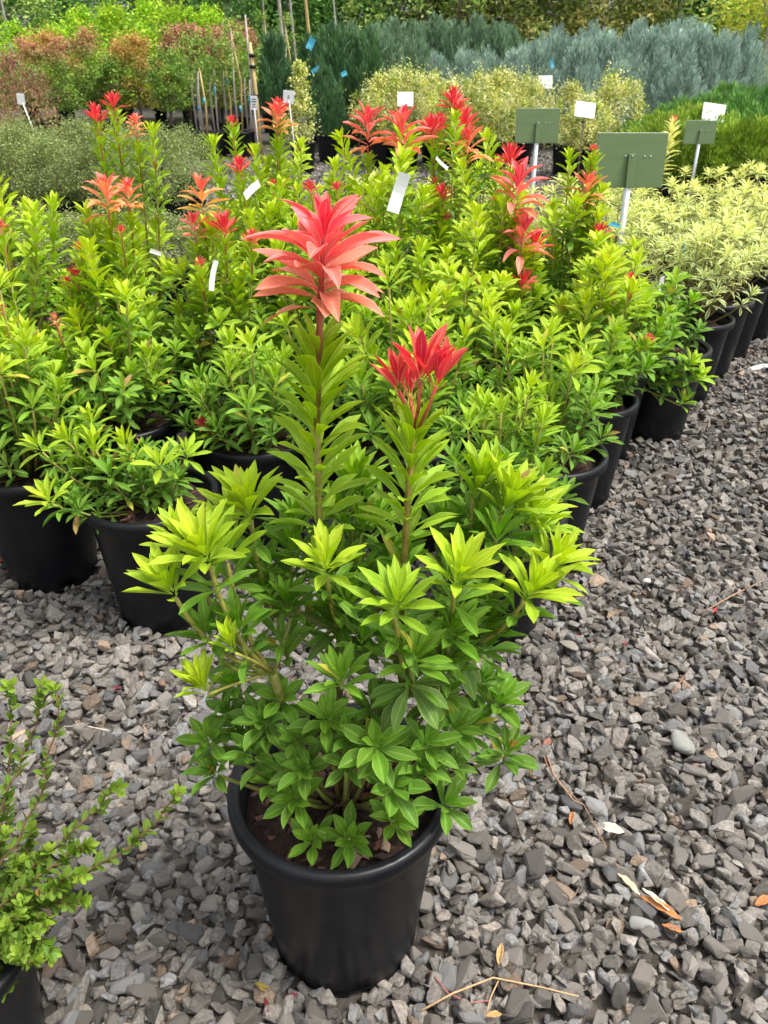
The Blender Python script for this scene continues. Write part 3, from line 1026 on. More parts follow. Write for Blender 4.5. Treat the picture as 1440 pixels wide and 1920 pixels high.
# name: (x, y, label, feats, kwargs)
def pieris_block():
    fr = 'potted pieris'
    P = []
    # front row
    P.append((-1.13, 2.30, 'potted pieris at the left edge with dense dark leaves over its black pot', [(2, 430, 2.6, 'R', 20), (4, 585, 2.5, 'R', 16)], dict(h=.44, n=26, singles=110, rad=.23, low=.4)))
    P.append((-.69, 2.085, 'sparse low potted pieris at front left, bark soil showing beside its stems', [], dict(h=.08, n=5, singles=120, rad=.12, low=.6, chips=40, vigour=1.0,
              custom=[(80, 848, 2.02, .9), (130, 830, 2.1, .92), (176, 838, 2.08, .88), (175, 800, 2.15, .9), (237, 835, 2.05, .93), (302, 880, 2.05, .92), (348, 862, 2.1, .85), (97, 945, 1.93, .95), (120, 920, 2.0, .5), (150, 960, 1.93, .4), (250, 890, 2.1, .4), (210, 900, 2.0, .4), (300, 930, 2.15, .3), (160, 890, 2.12, .45), (270, 860, 2.2, .4), (330, 900, 2.2, .35), (230, 930, 2.1, .3)])))
    P.append((.33, 2.02, 'potted pieris half hidden behind the large front plant, black pot foot showing right of it', [(1040, 1012, 2.0, 'R', 22)], dict(h=.3, n=17, singles=40, rad=.22)))
    # second row
    P.append((-1.52, 2.72, 'potted pieris cut by the left frame edge, second row of the block', [(66, 415, 2.9, 'G', 60), (100, 400, 3.0, 'G', 60)], dict(n=20)))
    P.append((-.93, 2.66, 'potted pieris with two small red brushes on tall stems near the left edge', [(150, 470, 2.7, 'R', 24), (143, 520, 2.68, 'R', 32), (128, 535, 2.7, 'R', 14), (105, 605, 2.55, 'O', 26)], dict(n=22, h=.44, singles=60)))
    P.append((-.44, 2.52, 'dark leaved potted pieris with one low red tuft above a shaded pot', [(386, 800, 2.38, 'R', 38)], dict(n=22, h=.32, singles=70, low=.3)))
    P.append((.06, 2.48, 'potted pieris standing directly behind the two tall stems of the front plant', [(870, 640, 2.4, 'G', 60)], dict(n=20, h=.42)))
    P.append((.53, 2.38, 'potted pieris at the right edge with a pale yellow bud and red-brown low shoot', [(1075, 705, 2.35, 'B', 40), (925, 620, 2.45, 'G', 70), (950, 640, 2.4, 'G', 60)], dict(n=22, h=.34, singles=90, low=.6, rad=.2)))
    # third row
    P.append((-1.05, 3.08, 'potted pieris topped by two orange and pink flame whorls at left', [(204, 398, 3.05, 'O', 105), (243, 385, 3.1, 'O', 70), (228, 437, 3.0, 'R', 18), (250, 600, 2.9, 'G', 60)], dict(n=22, h=.46)))
    P.append((-.64, 3.02, 'potted pieris topped by a yellow orange whorl over red brushes', [(380, 392, 3.0, 'Y', 96), (366, 440, 2.95, 'S', 64), (421, 440, 2.92, 'R', 66), (473, 458, 2.95, 'R', 44), (376, 498, 2.85, 'R', 24)], dict(n=22, h=.46, singles=70)))
    P.append((-.2, 2.98, 'green potted pieris without red tops, left behind the salmon flame of the front plant', [(520, 480, 3.0, 'G', 60)], dict(n=22, h=.46)))
    P.append((.27, 2.9, 'green potted pieris right of the salmon flame, below the hanging white tag', [(790, 480, 3.0, 'G', 60), (740, 470, 3.05, 'G', 60)], dict(n=22, h=.46)))
    P.append((.76, 2.86, 'potted pieris with its pot at the gravel edge, small red tip over glossy leaves', [(1146, 565, 2.9, 'R', 26), (1182, 525, 3.0, 'R', 14), (1215, 640, 2.85, 'R', 12)], dict(n=24, h=.38, singles=90, low=.5, rad=.22)))
    P.append((.93, 3.24, 'potted pieris leaning out over the open bark topped pot at the gravel edge', [(1205, 600, 3.2, 'G', 60), (1160, 640, 3.15, 'G', 60)], dict(n=24, h=.40, singles=90, low=.5, rad=.27, custom=[(1290, 690, 3.1, .8), (1305, 715, 3.08, .85), (1275, 760, 3.05, .7), (1250, 720, 3.1, .6), (1240, 670, 3.15, .7)])))
    # fourth row
    P.append((-1.52, 3.35, 'green potted pieris in the fourth row by the left frame edge', [], dict(n=20)))
    P.append((-1.08, 3.55, 'potted pieris with the tallest leafy columns at left, two pink brush tops', [(182, 232, 3.5, 'R', 54), (213, 205, 3.55, 'R', 46), (256, 250, 3.55, 'O', 50), (287, 262, 3.5, 'G', 60)], dict(n=18, h=.42)))
    P.append((-.45, 3.45, 'potted pieris with one flat red brush behind the yellow orange whorl', [(452, 326, 3.5, 'R', 50), (512, 350, 3.5, 'R', 22), (480, 300, 3.6, 'G', 60), (402, 285, 3.5, 'G', 60)], dict(n=20)))
    P.append((.04, 3.42, 'green potted pieris in the fourth row behind the front flame', [(632, 360, 3.6, 'R', 30), (583, 362, 3.5, 'R', 38), (655, 420, 3.4, 'G', 60)], dict(n=20)))
    P.append((.47, 3.36, 'potted pieris carrying the stacked crimson whorls right of centre', [(957, 312, 3.4, 'R', 62), (967, 392, 3.3, 'S', 128), (976, 475, 3.25, 'S', 118), (1002, 468, 3.3, 'R', 60), (980, 540, 3.2, 'R', 54)], dict(n=22, singles=100)))
    P.append((1.25, 3.47, 'potted pieris at the far gravel edge with bark showing in its open pot', [(1148, 518, 3.35, 'R', 62)], dict(n=9, h=.22, chips=40, low=.4, singles=60, rad=.13)))
    # fifth row
    P.append((-.62, 3.95, 'potted pieris with a small red tip on a lime column and orange whorl beside it', [(435, 232, 3.9, 'R', 24), (520, 245, 3.9, 'O', 78), (524, 212, 3.95, 'R', 40)], dict(n=18)))
    P.append((-.15, 3.9, 'green potted pieris in the fifth row, left of the hanging white tag', [(690, 275, 4.0, 'S', 112)], dict(n=18)))
    P.append((.28, 3.85, 'potted pieris with red brush tops behind the white tag', [(830, 375, 3.8, 'R', 48), (815, 345, 3.85, 'R', 20), (836, 412, 3.8, 'R', 22), (757, 282, 4.0, 'S', 118)], dict(n=18)))
    P.append((.80, 3.62, 'potted pieris with an orange whorl and thin red spike before the big sign', [(1112, 285, 3.6, 'R', 16), (1112, 318, 3.6, 'G', 70), (1098, 378, 3.55, 'O', 82), (1122, 448, 3.5, 'R', 48)], dict(n=22, singles=60)))
    # back row
    P.append((-.45, 4.45, 'potted pieris in the back row, left end', [], dict(n=20, h=.5)))
    P.append((.10, 4.35, 'potted pieris in the back row, middle', [], dict(n=20, h=.5)))
    P.append((.46, 4.3, 'potted pieris in the back row with a cluster of tall red shoots', [(810, 258, 4.2, 'R', 62), (826, 246, 4.25, 'R', 50), (850, 205, 4.3, 'R', 60), (872, 245, 4.2, 'R', 62), (876, 300, 4.15, 'O', 96), (862, 218, 4.3, 'R', 40)], dict(n=20, h=.5)))
    for i, (x, y, lab, feats, kw) in enumerate(P):
        pieris(x, y, 40 + i, lab, feats=feats, **{**dict(singles=45), **kw})


# ------------------------------------------------------------------ variegated pieris
def variegated(x, y, seed, label, top=False, scale=1.0):
    root = empty('potted_variegated_shrub', (x, y, 0), label, 'shrub', 'cream edged shrubs at right')
    POT_SPOTS.append((x, y, POT_RB + .004))
    add_pot(root, seed)
    r = random.Random(seed)
    lv, st = Leaves(seed), Stems()
    n = 30
    for i in range(n):
        f = math.sqrt((i + .4) / n); a = i * 2.39996 + seed
        rr = .225 * f * r.uniform(.85, 1.1)
        z = .44 + (.43 * (1 - .72 * f ** 2)) * r.uniform(.75, 1.12) * scale
        p = np.array((rr * math.cos(a), rr * math.sin(a), z)); q = np.array((p[0] * .2, p[1] * .2, .38))
        out = np.array((p[0], p[1], 0))
        ax = nrm(UP + out * 2)
        pts = bezier(q, (p + q) / 2 + out * .2, p, 5)
        st.add(pts, .004, .0028, STEM_B, (.3, .26, .08))
        t = min(1, max(0, (z - .58) / .24)) * r.uniform(.7, 1.1)
        g = mix((.05, .17, .03), (.26, .44, .05), min(1, t))
        ln = r.uniform(.06, .078)
        lv.whorl(p, ax, 15, ln, (8, 82), (mix(g, (.90, .86, .34), .85 * min(1, t)), mix(g, (.60, .68, .14), .35 * min(1, t))), .035, 'var', 1 + t, .6)
        lv.whorl(pts[3], ax, 9, ln, (35, 95), (mix(g, (.10, .2, .06), .6), (.08, .17, .06)), .02, 'var', .3, .8)
    if top:
        p = at(1262, 232, y + .1) - np.array((x, y, 0))
        q = np.array((0, 0, .4))
        pts = bezier(q, np.array((p[0], p[1], .7)), p, 8)
        st.add(pts, .005, .003, STEM_B, (.4, .34, .1))
        ax = nrm(pts[-1] - pts[-2])
        lv.column([p, pts[6], pts[5], pts[4]], 60, .10, (25, 62), ((.78, .72, .28), (.56, .62, .16)), 'var', 3)
        lv.whorl(p, ax, 9, .05, (5, 40), (PINK, SALMON), .02, 'spike', 4, .7)
    st.build(root, False)
    lv.build(root, 40)


def variegated_block():
    S = [(1.52, 3.92, 'cream edged potted shrub nearest the gravel, bark soil under its leaves'), (1.76, 4.28, 'second cream edged potted shrub along the gravel edge'),
         (2.0, 4.62, 'third cream edged potted shrub along the gravel edge'), (2.26, 4.95, 'fourth cream edged potted shrub along the gravel edge, at right frame edge'),
         (1.27, 4.42, 'cream edged potted shrub just behind the big green sign post'), (1.52, 4.82, 'cream edged potted shrub in the second row behind the nearest one'),
         (1.80, 5.2, 'cream edged potted shrub in the second row by the blue tags'), (2.1, 5.5, 'cream edged potted shrub in the second row towards the right frame edge'),
         (1.02, 4.9, 'cream edged potted shrub left of the big sign post, mostly behind the orange whorl'), (1.28, 5.35, 'cream edged potted shrub under the big green board'),
         (1.58, 5.72, 'cream edged potted shrub with a tall pink tipped column above the sign'), (2.45, 5.75, 'cream edged potted shrub at the back right corner of its block'),
         (.78, 5.3, 'cream edged potted shrub at the foot of the middle green sign'), (.35, 5.25, 'cream edged potted shrub behind the crimson whorls'), (-.1, 5.3, 'cream edged potted shrub behind the hanging white tag')]
    for i, (x, y, lab) in enumerate(S):
        variegated(x, y, 200 + i, lab, top=(i == 10))


# ------------------------------------------------------------------ background foliage
def leaf_cloud(P, D, Nn, ln, wd, cols):
    """one folded leaf-shaped quad per point -> arrays"""
    D = D / np.linalg.norm(D, axis=1, keepdims=True)
    S = np.cross(Nn, D); S /= (np.linalg.norm(S, axis=1, keepdims=True) + 1e-9)
    ln = ln[:, None]; wd = wd[:, None]
    V = np.empty((len(P), 4, 3))
    V[:, 0] = P; V[:, 1] = P + D * ln * .5 + S * wd * .5; V[:, 2] = P + D * ln; V[:, 3] = P + D * ln * .5 - S * wd * .5
    F = np.arange(len(P) * 4).reshape(-1, 4)
    C = np.repeat(cols, 4, axis=0)
    return V.reshape(-1, 3), F, C


def crown_points(rg, n, shape, clumps, spread):
    """points gathered in clumps through a crown; shape(u,v) -> radius factor by height"""
    zc = rg.uniform(0.02, 1, clumps); a = rg.uniform(0, 2 * np.pi, clumps)
    rc = np.sqrt(rg.uniform(.12, 1, clumps)) * np.array([shape(z) for z in zc])
    cen = np.stack((rc * np.cos(a), rc * np.sin(a), zc), 1)
    k = rg.integers(0, clumps, n)
    return cen[k] + rg.normal(0, 1, (n, 3)) * np.array(spread) * rg.uniform(.4, 1.0, (clumps, 1))[k], k


def crown_mesh(seed, n, shape, rx, h, leaf, colours, clumps=60, spread=(.16, .16, .07), upward=.3, aspect=.5, mat=None, grad=None):
    rg = np.random.default_rng(seed)
    P, k = crown_points(rg, n, shape, clumps, spread)
    zrel = P[:, 2].copy()
    P[:, 2] = np.maximum(P[:, 2], .01 * rg.random(n))
    P = P * np.array((rx, rx, h))
    D = rg.normal(0, 1, (n, 3)); D[:, 2] = D[:, 2] * .6 + upward
    D += P * np.array((.6, .6, 0)) / rx
    N = rg.normal(0, .55, (n, 3)); N[:, 2] += 1
    pal = np.array(colours)
    ci = (k * 7 + rg.integers(0, 2, n)) % len(pal)
    C = pal[ci] * rg.uniform(.75, 1.25, (n, 1)) * rg.uniform(.75, 1.25, (clumps, 1))[k]
    if grad is not None:
        top = np.clip((zrel - grad[1]) / max(1e-3, grad[2]) + rg.normal(0, .25, n), 0, 1)[:, None]
        g = np.array(grad[0]); gi = rg.integers(0, len(g), n)
        C = C * (1 - top) + g[gi] * top * rg.uniform(.75, 1.25, (n, 1))
    ln = leaf * rg.uniform(.7, 1.3, n)
    V, F, C = leaf_cloud(P, D, N, ln, ln * aspect, C)
    return mesh_from('crown', V, F, mat or M_FOL, C, smooth=False)


def juniper_mesh(seed, n, rx, h, colours, shoots=46, flare=.35, leaf=.07, cone=1.2, plume=.3):
    """upright sprays: many plumes, each a spindle of fine upward scales"""
    rg = np.random.default_rng(seed)
    a = rg.uniform(0, 6.283, shoots); zz = rg.uniform(.0, .95, shoots) ** .9
    maxr = np.minimum(1, (1 - zz) * cone + .12)
    rr = np.sqrt(rg.uniform(.05, 1, shoots)) * maxr
    b = np.stack((rr * np.cos(a) * rx * .8, rr * np.sin(a) * rx * .8, zz * h * .72), 1)
    d = np.stack((np.cos(a) * flare * rr, np.sin(a) * flare * rr, np.ones(shoots)), 1) + rg.normal(0, .12, (shoots, 3))
    L = h * rg.uniform(.2, .36, shoots) * (1.15 - .4 * zz)
    k = rg.integers(0, shoots, n)
    t = rg.uniform(0, 1, n)
    dd = d[k] / np.linalg.norm(d[k], axis=1, keepdims=True)
    width = (rx * plume) * np.sin(np.pi * np.clip(t * .85 + .12, 0, 1))
    P = b[k] + dd * (L[k] * t)[:, None] + rg.normal(0, 1, (n, 3)) * width[:, None] * np.array((.5, .5, .25))
    P[:, 2] = np.maximum(P[:, 2], 0.01)
    off = P - (b[k] + dd * (L[k] * t)[:, None])
    D = dd * 1.0 + off / (width[:, None] + 1e-3) * .3 + rg.normal(0, .13, (n, 3))
    N = rg.normal(0, 1, (n, 3))
    pal = np.array(colours)
    C = pal[(k * 5 + rg.integers(0, 2, n)) % len(pal)] * rg.uniform(.75, 1.3, (n, 1)) * rg.uniform(.68, 1.25, (shoots, 1))[k]
    ln = leaf * rg.uniform(.6, 1.5, n)
    V, F, C = leaf_cloud(P, D, N, ln * 1.6, ln * .2, C)
    return mesh_from('crown', V, F, M_NEEDLE, C, smooth=False)


ROUND = lambda z: math.sqrt(max(.02, 1 - (2 * z - .9) ** 2))
DOME = lambda z: math.sqrt(max(.03, 1 - z ** 2))
OVAL = lambda z: math.sin(math.pi * min(1, max(0, z * .85 + .12))) ** .6
CONE = lambda z: max(.06, 1 - z)
COLU = lambda z: .9 if z < .7 else max(.1, (1 - z) * 3)


def trunk_mesh(seed, h, r0, r1, mat, lean=.04, limbs=4, crown_r=.4):
    r = random.Random(seed)
    n = 6
    pts = [np.array((r.uniform(-lean, lean) * h * i / n, r.uniform(-lean, lean) * h * i / n, h * i / n)) for i in range(n + 1)]
    V, F = tube(pts, [r0 + (r1 - r0) * i / n for i in range(n + 1)], 7)
    V, F = list(V), list(F)
    for k in range(limbs):
        i = r.randint(2, n - 1); a = r.uniform(0, 6.28)
        e = pts[i] + np.array((math.cos(a) * crown_r, math.sin(a) * crown_r, r.uniform(.25, .5) * h * .6))
        v, f = tube([pts[i], (pts[i] + e) / 2 + np.array((0, 0, -.03 * h)), e], [r1 * .9, r1 * .6, r1 * .25], 5)
        off = len(V); V += list(v); F += [tuple(q + off for q in ff) for ff in f]
    return mesh_from('trunk', V, F, mat)


def far_plant(name, label, cat, group, x, y, crown_me, z0=.38, pot=True, scale=1.0, rz=0.0, trunk=None, pot_scale=1.0, squash=None):
    root = empty(name, (x, y, 0), label, cat, group)
    if pot:
        add_pot(root, rz, pot_scale)
    c = link('crown', crown_me, root)
    c.location = (0, 0, z0)
    c.rotation_euler = (0, 0, rz)
    c.scale = (scale, scale, scale * (squash or 1))
    if trunk is not None:
        t = link('trunk', trunk, root)
        t.location = (0, 0, .36 if pot else 0)
        t.rotation_euler = (0, 0, rz)
    return root


ORD = ['first', 'second', 'third', 'fourth', 'fifth', 'sixth', 'seventh', 'eighth', 'ninth', 'tenth', 'eleventh', 'twelfth', 'thirteenth', 'fourteenth', 'fifteenth', 'sixteenth', 'seventeenth', 'eighteenth', 'nineteenth', 'twentieth', 'twenty-first', 'twenty-second']


def px_x(px, Y, z=0.4):
    return (px - 720) / FPX * (Y * CP + (CAMH - z) * SP)


def background():
    r = random.Random(5)
    SHORT = trunk_mesh(1, .3, .016, .008, M_TRUNK, limbs=5, crown_r=.1)
    # grey green fine leaved mounds, left
    GG = [(.22, .28, .07), (.30, .36, .12), (.14, .20, .05), (.36, .42, .17), (.24, .31, .08)]
    gme = [crown_mesh(400 + i, 9000, DOME, .42, .58, .022, GG, clumps=150, spread=(.13, .13, .12), upward=.6, aspect=.55) for i in range(3)]
    spots = [(20, 8.2), (95, 8.0), (190, 7.9), (300, 8.1), (-60, 8.6), (45, 9.0), (140, 8.9), (240, 8.8), (345, 9.0)]
    for i, (px, Y) in enumerate(sorted(spots)):
        far_plant('fine_leaved_shrub', f'grey green fine leaved mound in a pot, {ORD[i]} from left', 'shrub', 'grey green mounds at left', px_x(px, Y, .8), Y, gme[i % 3], .36, True, r.uniform(.9, 1.08), r.uniform(0, 6), SHORT, squash=.95)
    # nearer, low grey green plants showing between the pieris
    for i, (px, Y) in enumerate(sorted([(60, 5.6), (150, 5.3), (320, 5.2), (405, 5.6), (230, 6.0), (10, 5.0), (490, 6.1)])):
        far_plant('fine_leaved_shrub', f'low grey green shrub behind the left pieris, {ORD[i]} from left', 'shrub', 'low grey green shrubs behind the pieris', px_x(px, Y, .6), Y, gme[(i + 1) % 3], .36, True, .82, r.uniform(0, 6), SHORT, squash=.62, pot_scale=.85)
    # dry brown shrub far left
    DB = [(.30, .19, .09), (.36, .25, .10), (.26, .14, .08), (.42, .30, .11), (.22, .13, .07)]
    dme = crown_mesh(420, 5200, OVAL, .55, 1.15, .045, DB, clumps=80, spread=(.14, .14, .1), upward=.9, aspect=.3, grad=([(.24, .10, .075), (.3, .13, .09)], .55, .4))
    far_plant('dry_shrub', 'straw brown dried shrub at the far left with a white label stick before it', 'shrub', 'brown shrubs at left', px_x(18, 11.0, 1), 11.0, dme, .36, True, 1.0, .3, SHORT)
    far_plant('dry_shrub', 'straw brown dried shrub at the left frame edge, behind the other one', 'shrub', 'brown shrubs at left', px_x(-40, 11.6, 1), 11.6, dme, .36, True, 1.05, 2.3, SHORT)
    # maples in pots
    MT = [trunk_mesh(430 + i, .8, .03, .014, M_TRUNK, limbs=9, crown_r=.4) for i in range(3)]
    G1 = [(.15, .29, .04), (.24, .37, .05), (.10, .22, .035), (.34, .42, .10)]
    G2 = [(.42, .30, .06), (.50, .36, .07), (.30, .30, .05), (.40, .24, .07)]
    tops = [(.50, .15, .12), (.55, .22, .16), (.52, .30, .11)]
    mm = [crown_mesh(440, 5600, OVAL, .8, 1.6, .075, G1, clumps=52, grad=(tops, .62, .4), aspect=.55),
          crown_mesh(441, 5600, OVAL, .8, 1.6, .075, G2, clumps=52, grad=([(.55, .30, .11), (.52, .36, .08)], .5, .5), aspect=.55),
          crown_mesh(442, 5600, OVAL, .8, 1.6, .075, G1 + [(.2, .18, .05)], clumps=52, grad=([(.50, .20, .17), (.46, .18, .14), (.42, .26, .10)], .5, .4), aspect=.55),
          crown_mesh(443, 5600, OVAL, .75, 1.55, .075, G1, clumps=85, aspect=.55)]
    ms = [(60, 17.2, 0, .66), (120, 16.4, 0, .66), (175, 17.2, 0, .76), (255, 17.0, 1, .72), (312, 16.2, 3, .58), (350, 17.4, 2, .80), (405, 17.0, 2, .76), (-20, 16.8, 0, .66), (445, 18.2, 2, .82), (215, 16.6, 3, .55), (95, 18.2, 1, .76)]
    MW = ['red tipped', 'amber', 'rosy brown', 'all green']
    for i, (px, Y, k, s) in enumerate(sorted(ms)):
        far_plant('maple_tree', f'potted maple with {MW[k]} crown, {ORD[i]} maple from the left', 'tree', 'potted maples at back left', px_x(px, Y, 1.2), Y, mm[k], .66, True, s, r.uniform(0, 6), MT[i % 3])
    # lime green hedge plants behind the maples
    LG = [(.36, .58, .02), (.46, .66, .03), (.28, .50, .02), (.18, .40, .02), (.54, .70, .05)]
    lm = [crown_mesh(450 + i, 7000, ROUND, 1.15, 2.0, .085, LG, clumps=120, spread=(.13, .13, .07), aspect=.5, upward=.5) for i in range(2)]
    LT = trunk_mesh(455, 1.2, .045, .02, M_TRUNK, limbs=7, crown_r=.6)
    for i, (px, Y, s) in enumerate([(-120, 22, .85), (-40, 21, .8), (40, 22.4, .82), (110, 21.2, .8), (165, 23.4, .98), (225, 22, 1.0), (290, 23.5, 1.08), (345, 22.5, 1.0), (400, 24, 1.0)]):
        far_plant('lime_hedge_shrub', f'large lime green leafy shrub behind the maples, {ORD[i]} from the left', 'shrub', 'lime green shrubs at the back', px_x(px, Y, 1.3), Y, lm[i % 2], .42, True, s, r.uniform(0, 6), LT)
    # junipers
    DG = [(.075, .17, .05), (.10, .22, .085), (.05, .13, .05), (.14, .27, .12)]
    MG = [(.15, .26, .14), (.22, .34, .19), (.11, .21, .11), (.28, .41, .24)]
    SG = [(.28, .40, .32), (.37, .50, .41), (.21, .32, .25), (.45, .58, .48)]
    jd = [juniper_mesh(460 + i, 11000, .42, 1.5, DG, 80, plume=.22) for i in range(2)]
    jm = [juniper_mesh(464 + i, 13000, .5, 1.8, MG, 90, flare=.2, leaf=.06, cone=1.3, plume=.18) for i in range(2)]
    js = [juniper_mesh(468 + i, 13000, .5, 1.4, SG, 85, flare=.34, leaf=.05, cone=1.1, plume=.19) for i in range(3)]
    for i, (px, Y, s) in enumerate([(514, 17.5, 1.05), (612, 14.2, .72), (628, 16.0, 1.12), (655, 16.8, 1.1), (690, 15.6, 1.05), (590, 17.5, 1.05)]):
        far_plant('juniper', ['dark green conical juniper standing left of the slim variegated cone', 'smallest dark green juniper, potted right of the slim variegated cone', 'dark green juniper just behind the smallest dark one', 'dark green juniper, second from the right of the dark group', 'dark green juniper, rightmost of the dark group beside the yellow bushes', 'dark green juniper behind the slim variegated cone'][i], 'shrub', 'dark green junipers', px_x(px, Y, 1), Y, jd[i % 2], .36, True, s, r.uniform(0, 6), SHORT)
    for i, (px, Y, s) in enumerate(sorted([(655, 18.6, 1.02), (700, 18.0, 1.0), (735, 18.8, 1.08), (775, 18.0, 1.03), (815, 18.8, 1.1), (850, 18.2, 1.04), (890, 18.9, 1.1), (925, 18.3, 1.03), (720, 17.0, .9), (765, 17.0, .85), (955, 19.5, 1.0)])):
        far_plant('juniper', f'tall grey green plumed juniper, {ORD[i]} of its kind from the left', 'shrub', 'grey green junipers', px_x(px, Y, 1), Y, jm[i % 2], .36, True, s, r.uniform(0, 6), SHORT)
    for i, (px, Y, s) in enumerate(sorted([(825, 16.4, .92), (870, 16.2, .98), (915, 16.6, 1.0), (960, 16.2, 1.0), (1000, 16.8, 1.08), (1045, 17.2, 1.15), (1085, 16.4, 1.1), (1125, 17.2, 1.2), (1170, 16.6, 1.12), (1210, 17.4, 1.25), (1255, 16.8, 1.2), (1300, 17.6, 1.28), (1345, 17.0, 1.2), (1385, 17.6, 1.28), (1030, 18.8, 1.3), (1100, 19.2, 1.35), (1180, 19.0, 1.35), (1260, 19.2, 1.4), (1160, 14.6, .85), (1235, 14.8, .95), (1275, 14.4, .85)])):
        far_plant('juniper', f'silvery blue feathery juniper, {ORD[i]} of its kind from the left', 'shrub', 'silvery blue junipers', px_x(px, Y, 1), Y, js[i % 3], .34, True, s, r.uniform(0, 6), SHORT)
    # yellow variegated euonymus
    YE = [(.58, .58, .13), (.72, .70, .26), (.40, .48, .08), (.20, .32, .04), (.80, .78, .42)]
    ye = [crown_mesh(480 + i, 6500, ROUND, .5, .85, .038, YE, clumps=70, spread=(.11, .11, .13), aspect=.6, upward=.8) for i in range(3)]
    for i, (px, Y, s) in enumerate(sorted([(715, 13.6, .95), (765, 13.4, 1.05), (812, 14.0, .95), (850, 13.2, .92), (895, 13.8, 1.0), (935, 13.0, 1.0), (985, 13.9, .95), (1068, 12.6, .85), (1105, 12.0, .72), (1152, 12.8, 1.0), (745, 14.6, 1.0), (950, 14.8, .95)])):
        far_plant('variegated_bush', f'round yellow variegated bush, {ORD[i]} of the round ones from left', 'shrub', 'yellow variegated bushes', px_x(px, Y, .9), Y, ye[i % 3], .38, True, s, r.uniform(0, 6), SHORT)
    # cone of variegated euonymus alone
    yc = crown_mesh(486, 4200, lambda z: max(.12, 1 - z * .85), .26, .98, .036, YE, clumps=70, spread=(.2, .2, .06), aspect=.6, upward=.6)
    far_plant('variegated_bush', 'slim yellow variegated cone in a black pot standing alone on the gravel', 'shrub', 'yellow variegated bushes', px_x(568, 12.9, .4), 12.9, yc, .42, True, 1.0, .5, SHORT)
    # low bright green junipers at right
    LJ = [(.22, .36, .03), (.32, .46, .04), (.15, .27, .025), (.38, .50, .06)]
    LJ2 = [(.11, .27, .05), (.17, .36, .07), (.08, .21, .04), (.23, .42, .10)]
    lj = [juniper_mesh(490 + i, 11000, .58, .72, (LJ, LJ2)[i % 2], 70, flare=1.7, leaf=.04, cone=1.9, plume=.18) for i in range(4)]
    for i, (px, Y, s, k) in enumerate(sorted([(1262, 9.6, .95, 0), (1325, 9.4, .9, 0), (1385, 9.3, .95, 0), (1440, 9.2, .95, 2), (1240, 10.6, .9, 2), (1300, 10.8, 1.0, 2), (1280, 12.2, 1.0, 1), (1340, 12.0, 1.1, 1), (1400, 11.6, 1.15, 3), (1455, 11.0, 1.1, 3), (1370, 13.4, 1.2, 1), (1430, 13.2, 1.2, 3), (1250, 12.0, .9, 1)])):
        far_plant('juniper', f'low spreading bright green juniper, {ORD[i]} from left in the right hand bed', 'shrub', 'bright green junipers at right', px_x(px, Y, .7), Y, lj[k], .34, True, s, r.uniform(0, 6), SHORT)
    # staked young trees
    stakes = [(372, 15.2, 130, 0), (384, 14.6, 125, 1), (405, 15.0, 130, 0), (430, 15.4, 120, 1), (450, 14.9, 40, 2), (468, 15.3, 150, 0), (545, 19.5, 30, 2), (505, 20, 25, 1)]
    sc = crown_mesh(500, 700, OVAL, .35, 1.1, .06, G1 + [(.3, .42, .08)], clumps=22, aspect=.5)
    for i, (px, Y, ty, k) in enumerate(sorted(stakes)):
        x = px_x(px, Y, .5)
        root = empty('staked_sapling', (x, Y, 0), f'slim potted young tree tied to a stake, {ORD[i]} stake from the left', 'tree', 'staked saplings')
        add_pot(root, i, .95)
        top = at(px - 10 + 6 * k, ty, Y)[2]
        st_pts = [np.array((.03, 0, .3)), np.array((.03 + .02 * k, .01, (top + .3) / 2)), np.array((.05 - .05 * k, .02, top))]
        link('stake', mesh_from('stake', *tube(st_pts, [.016, .015, .013], 7), (M_PALE, M_BAMBOO, M_BAMBOO)[k]), root)
        tr = [np.array((-.03, 0, .35)), np.array((-.05, .01, 1.0)), np.array((-.02, 0, top * .95 if top > 1.2 else 1.2))]
        link('trunk', mesh_from('trunk', *tube(tr, [.018, .014, .007], 7), M_PALE), root)
        c = link('crown', sc, root); c.location = (-.02, 0, max(.9, top - .9)); c.rotation_euler = (0, 0, i * 1.1); c.scale = (.8, .8, .9)
        if i not in (6, 7):
            V, F = box(.035, -.02, .75 + .13 * (i * 5 % 4), .03, .004, .07 + .03 * (i % 3))
            link('tie', mesh_from('tie', V, F, M_BLUE), root)
    # thick bamboo cane pair
    root = empty('bamboo_stake', (px_x(484, 14.0, .6), 14.0, 0), 'thick yellow bamboo stake with black ties and a white label', 'stake')
    pts = [np.array((.02, 0, 0)), np.array((-.0, 0, 1.0)), np.array((-.04, 0, 1.7))]
    link('cane', mesh_from('cane', *tube(pts, [.03, .028, .024], 9), M_BAMBOO), root)
    pts = [np.array((-.05, .02, 0)), np.array((-.06, 0, 1.2)), np.array((-.08, 0, 2.05))]
    link('cane', mesh_from('cane', *tube(pts, [.015, .014, .012], 7), M_PALE), root)
    for z in (.95, 1.35, 1.5):
        link('tie', mesh_from('tie', *tube([np.array((-.02, 0, z)), np.array((-.022, 0, z + .05))], [.05, .05], 9), M_POT), root)
    # tall trees closing the back
    TB = [trunk_mesh(510 + i, 4.2, .09, .03, (M_TRUNK, M_PALE)[i % 2], limbs=3, crown_r=.5) for i in range(4)]
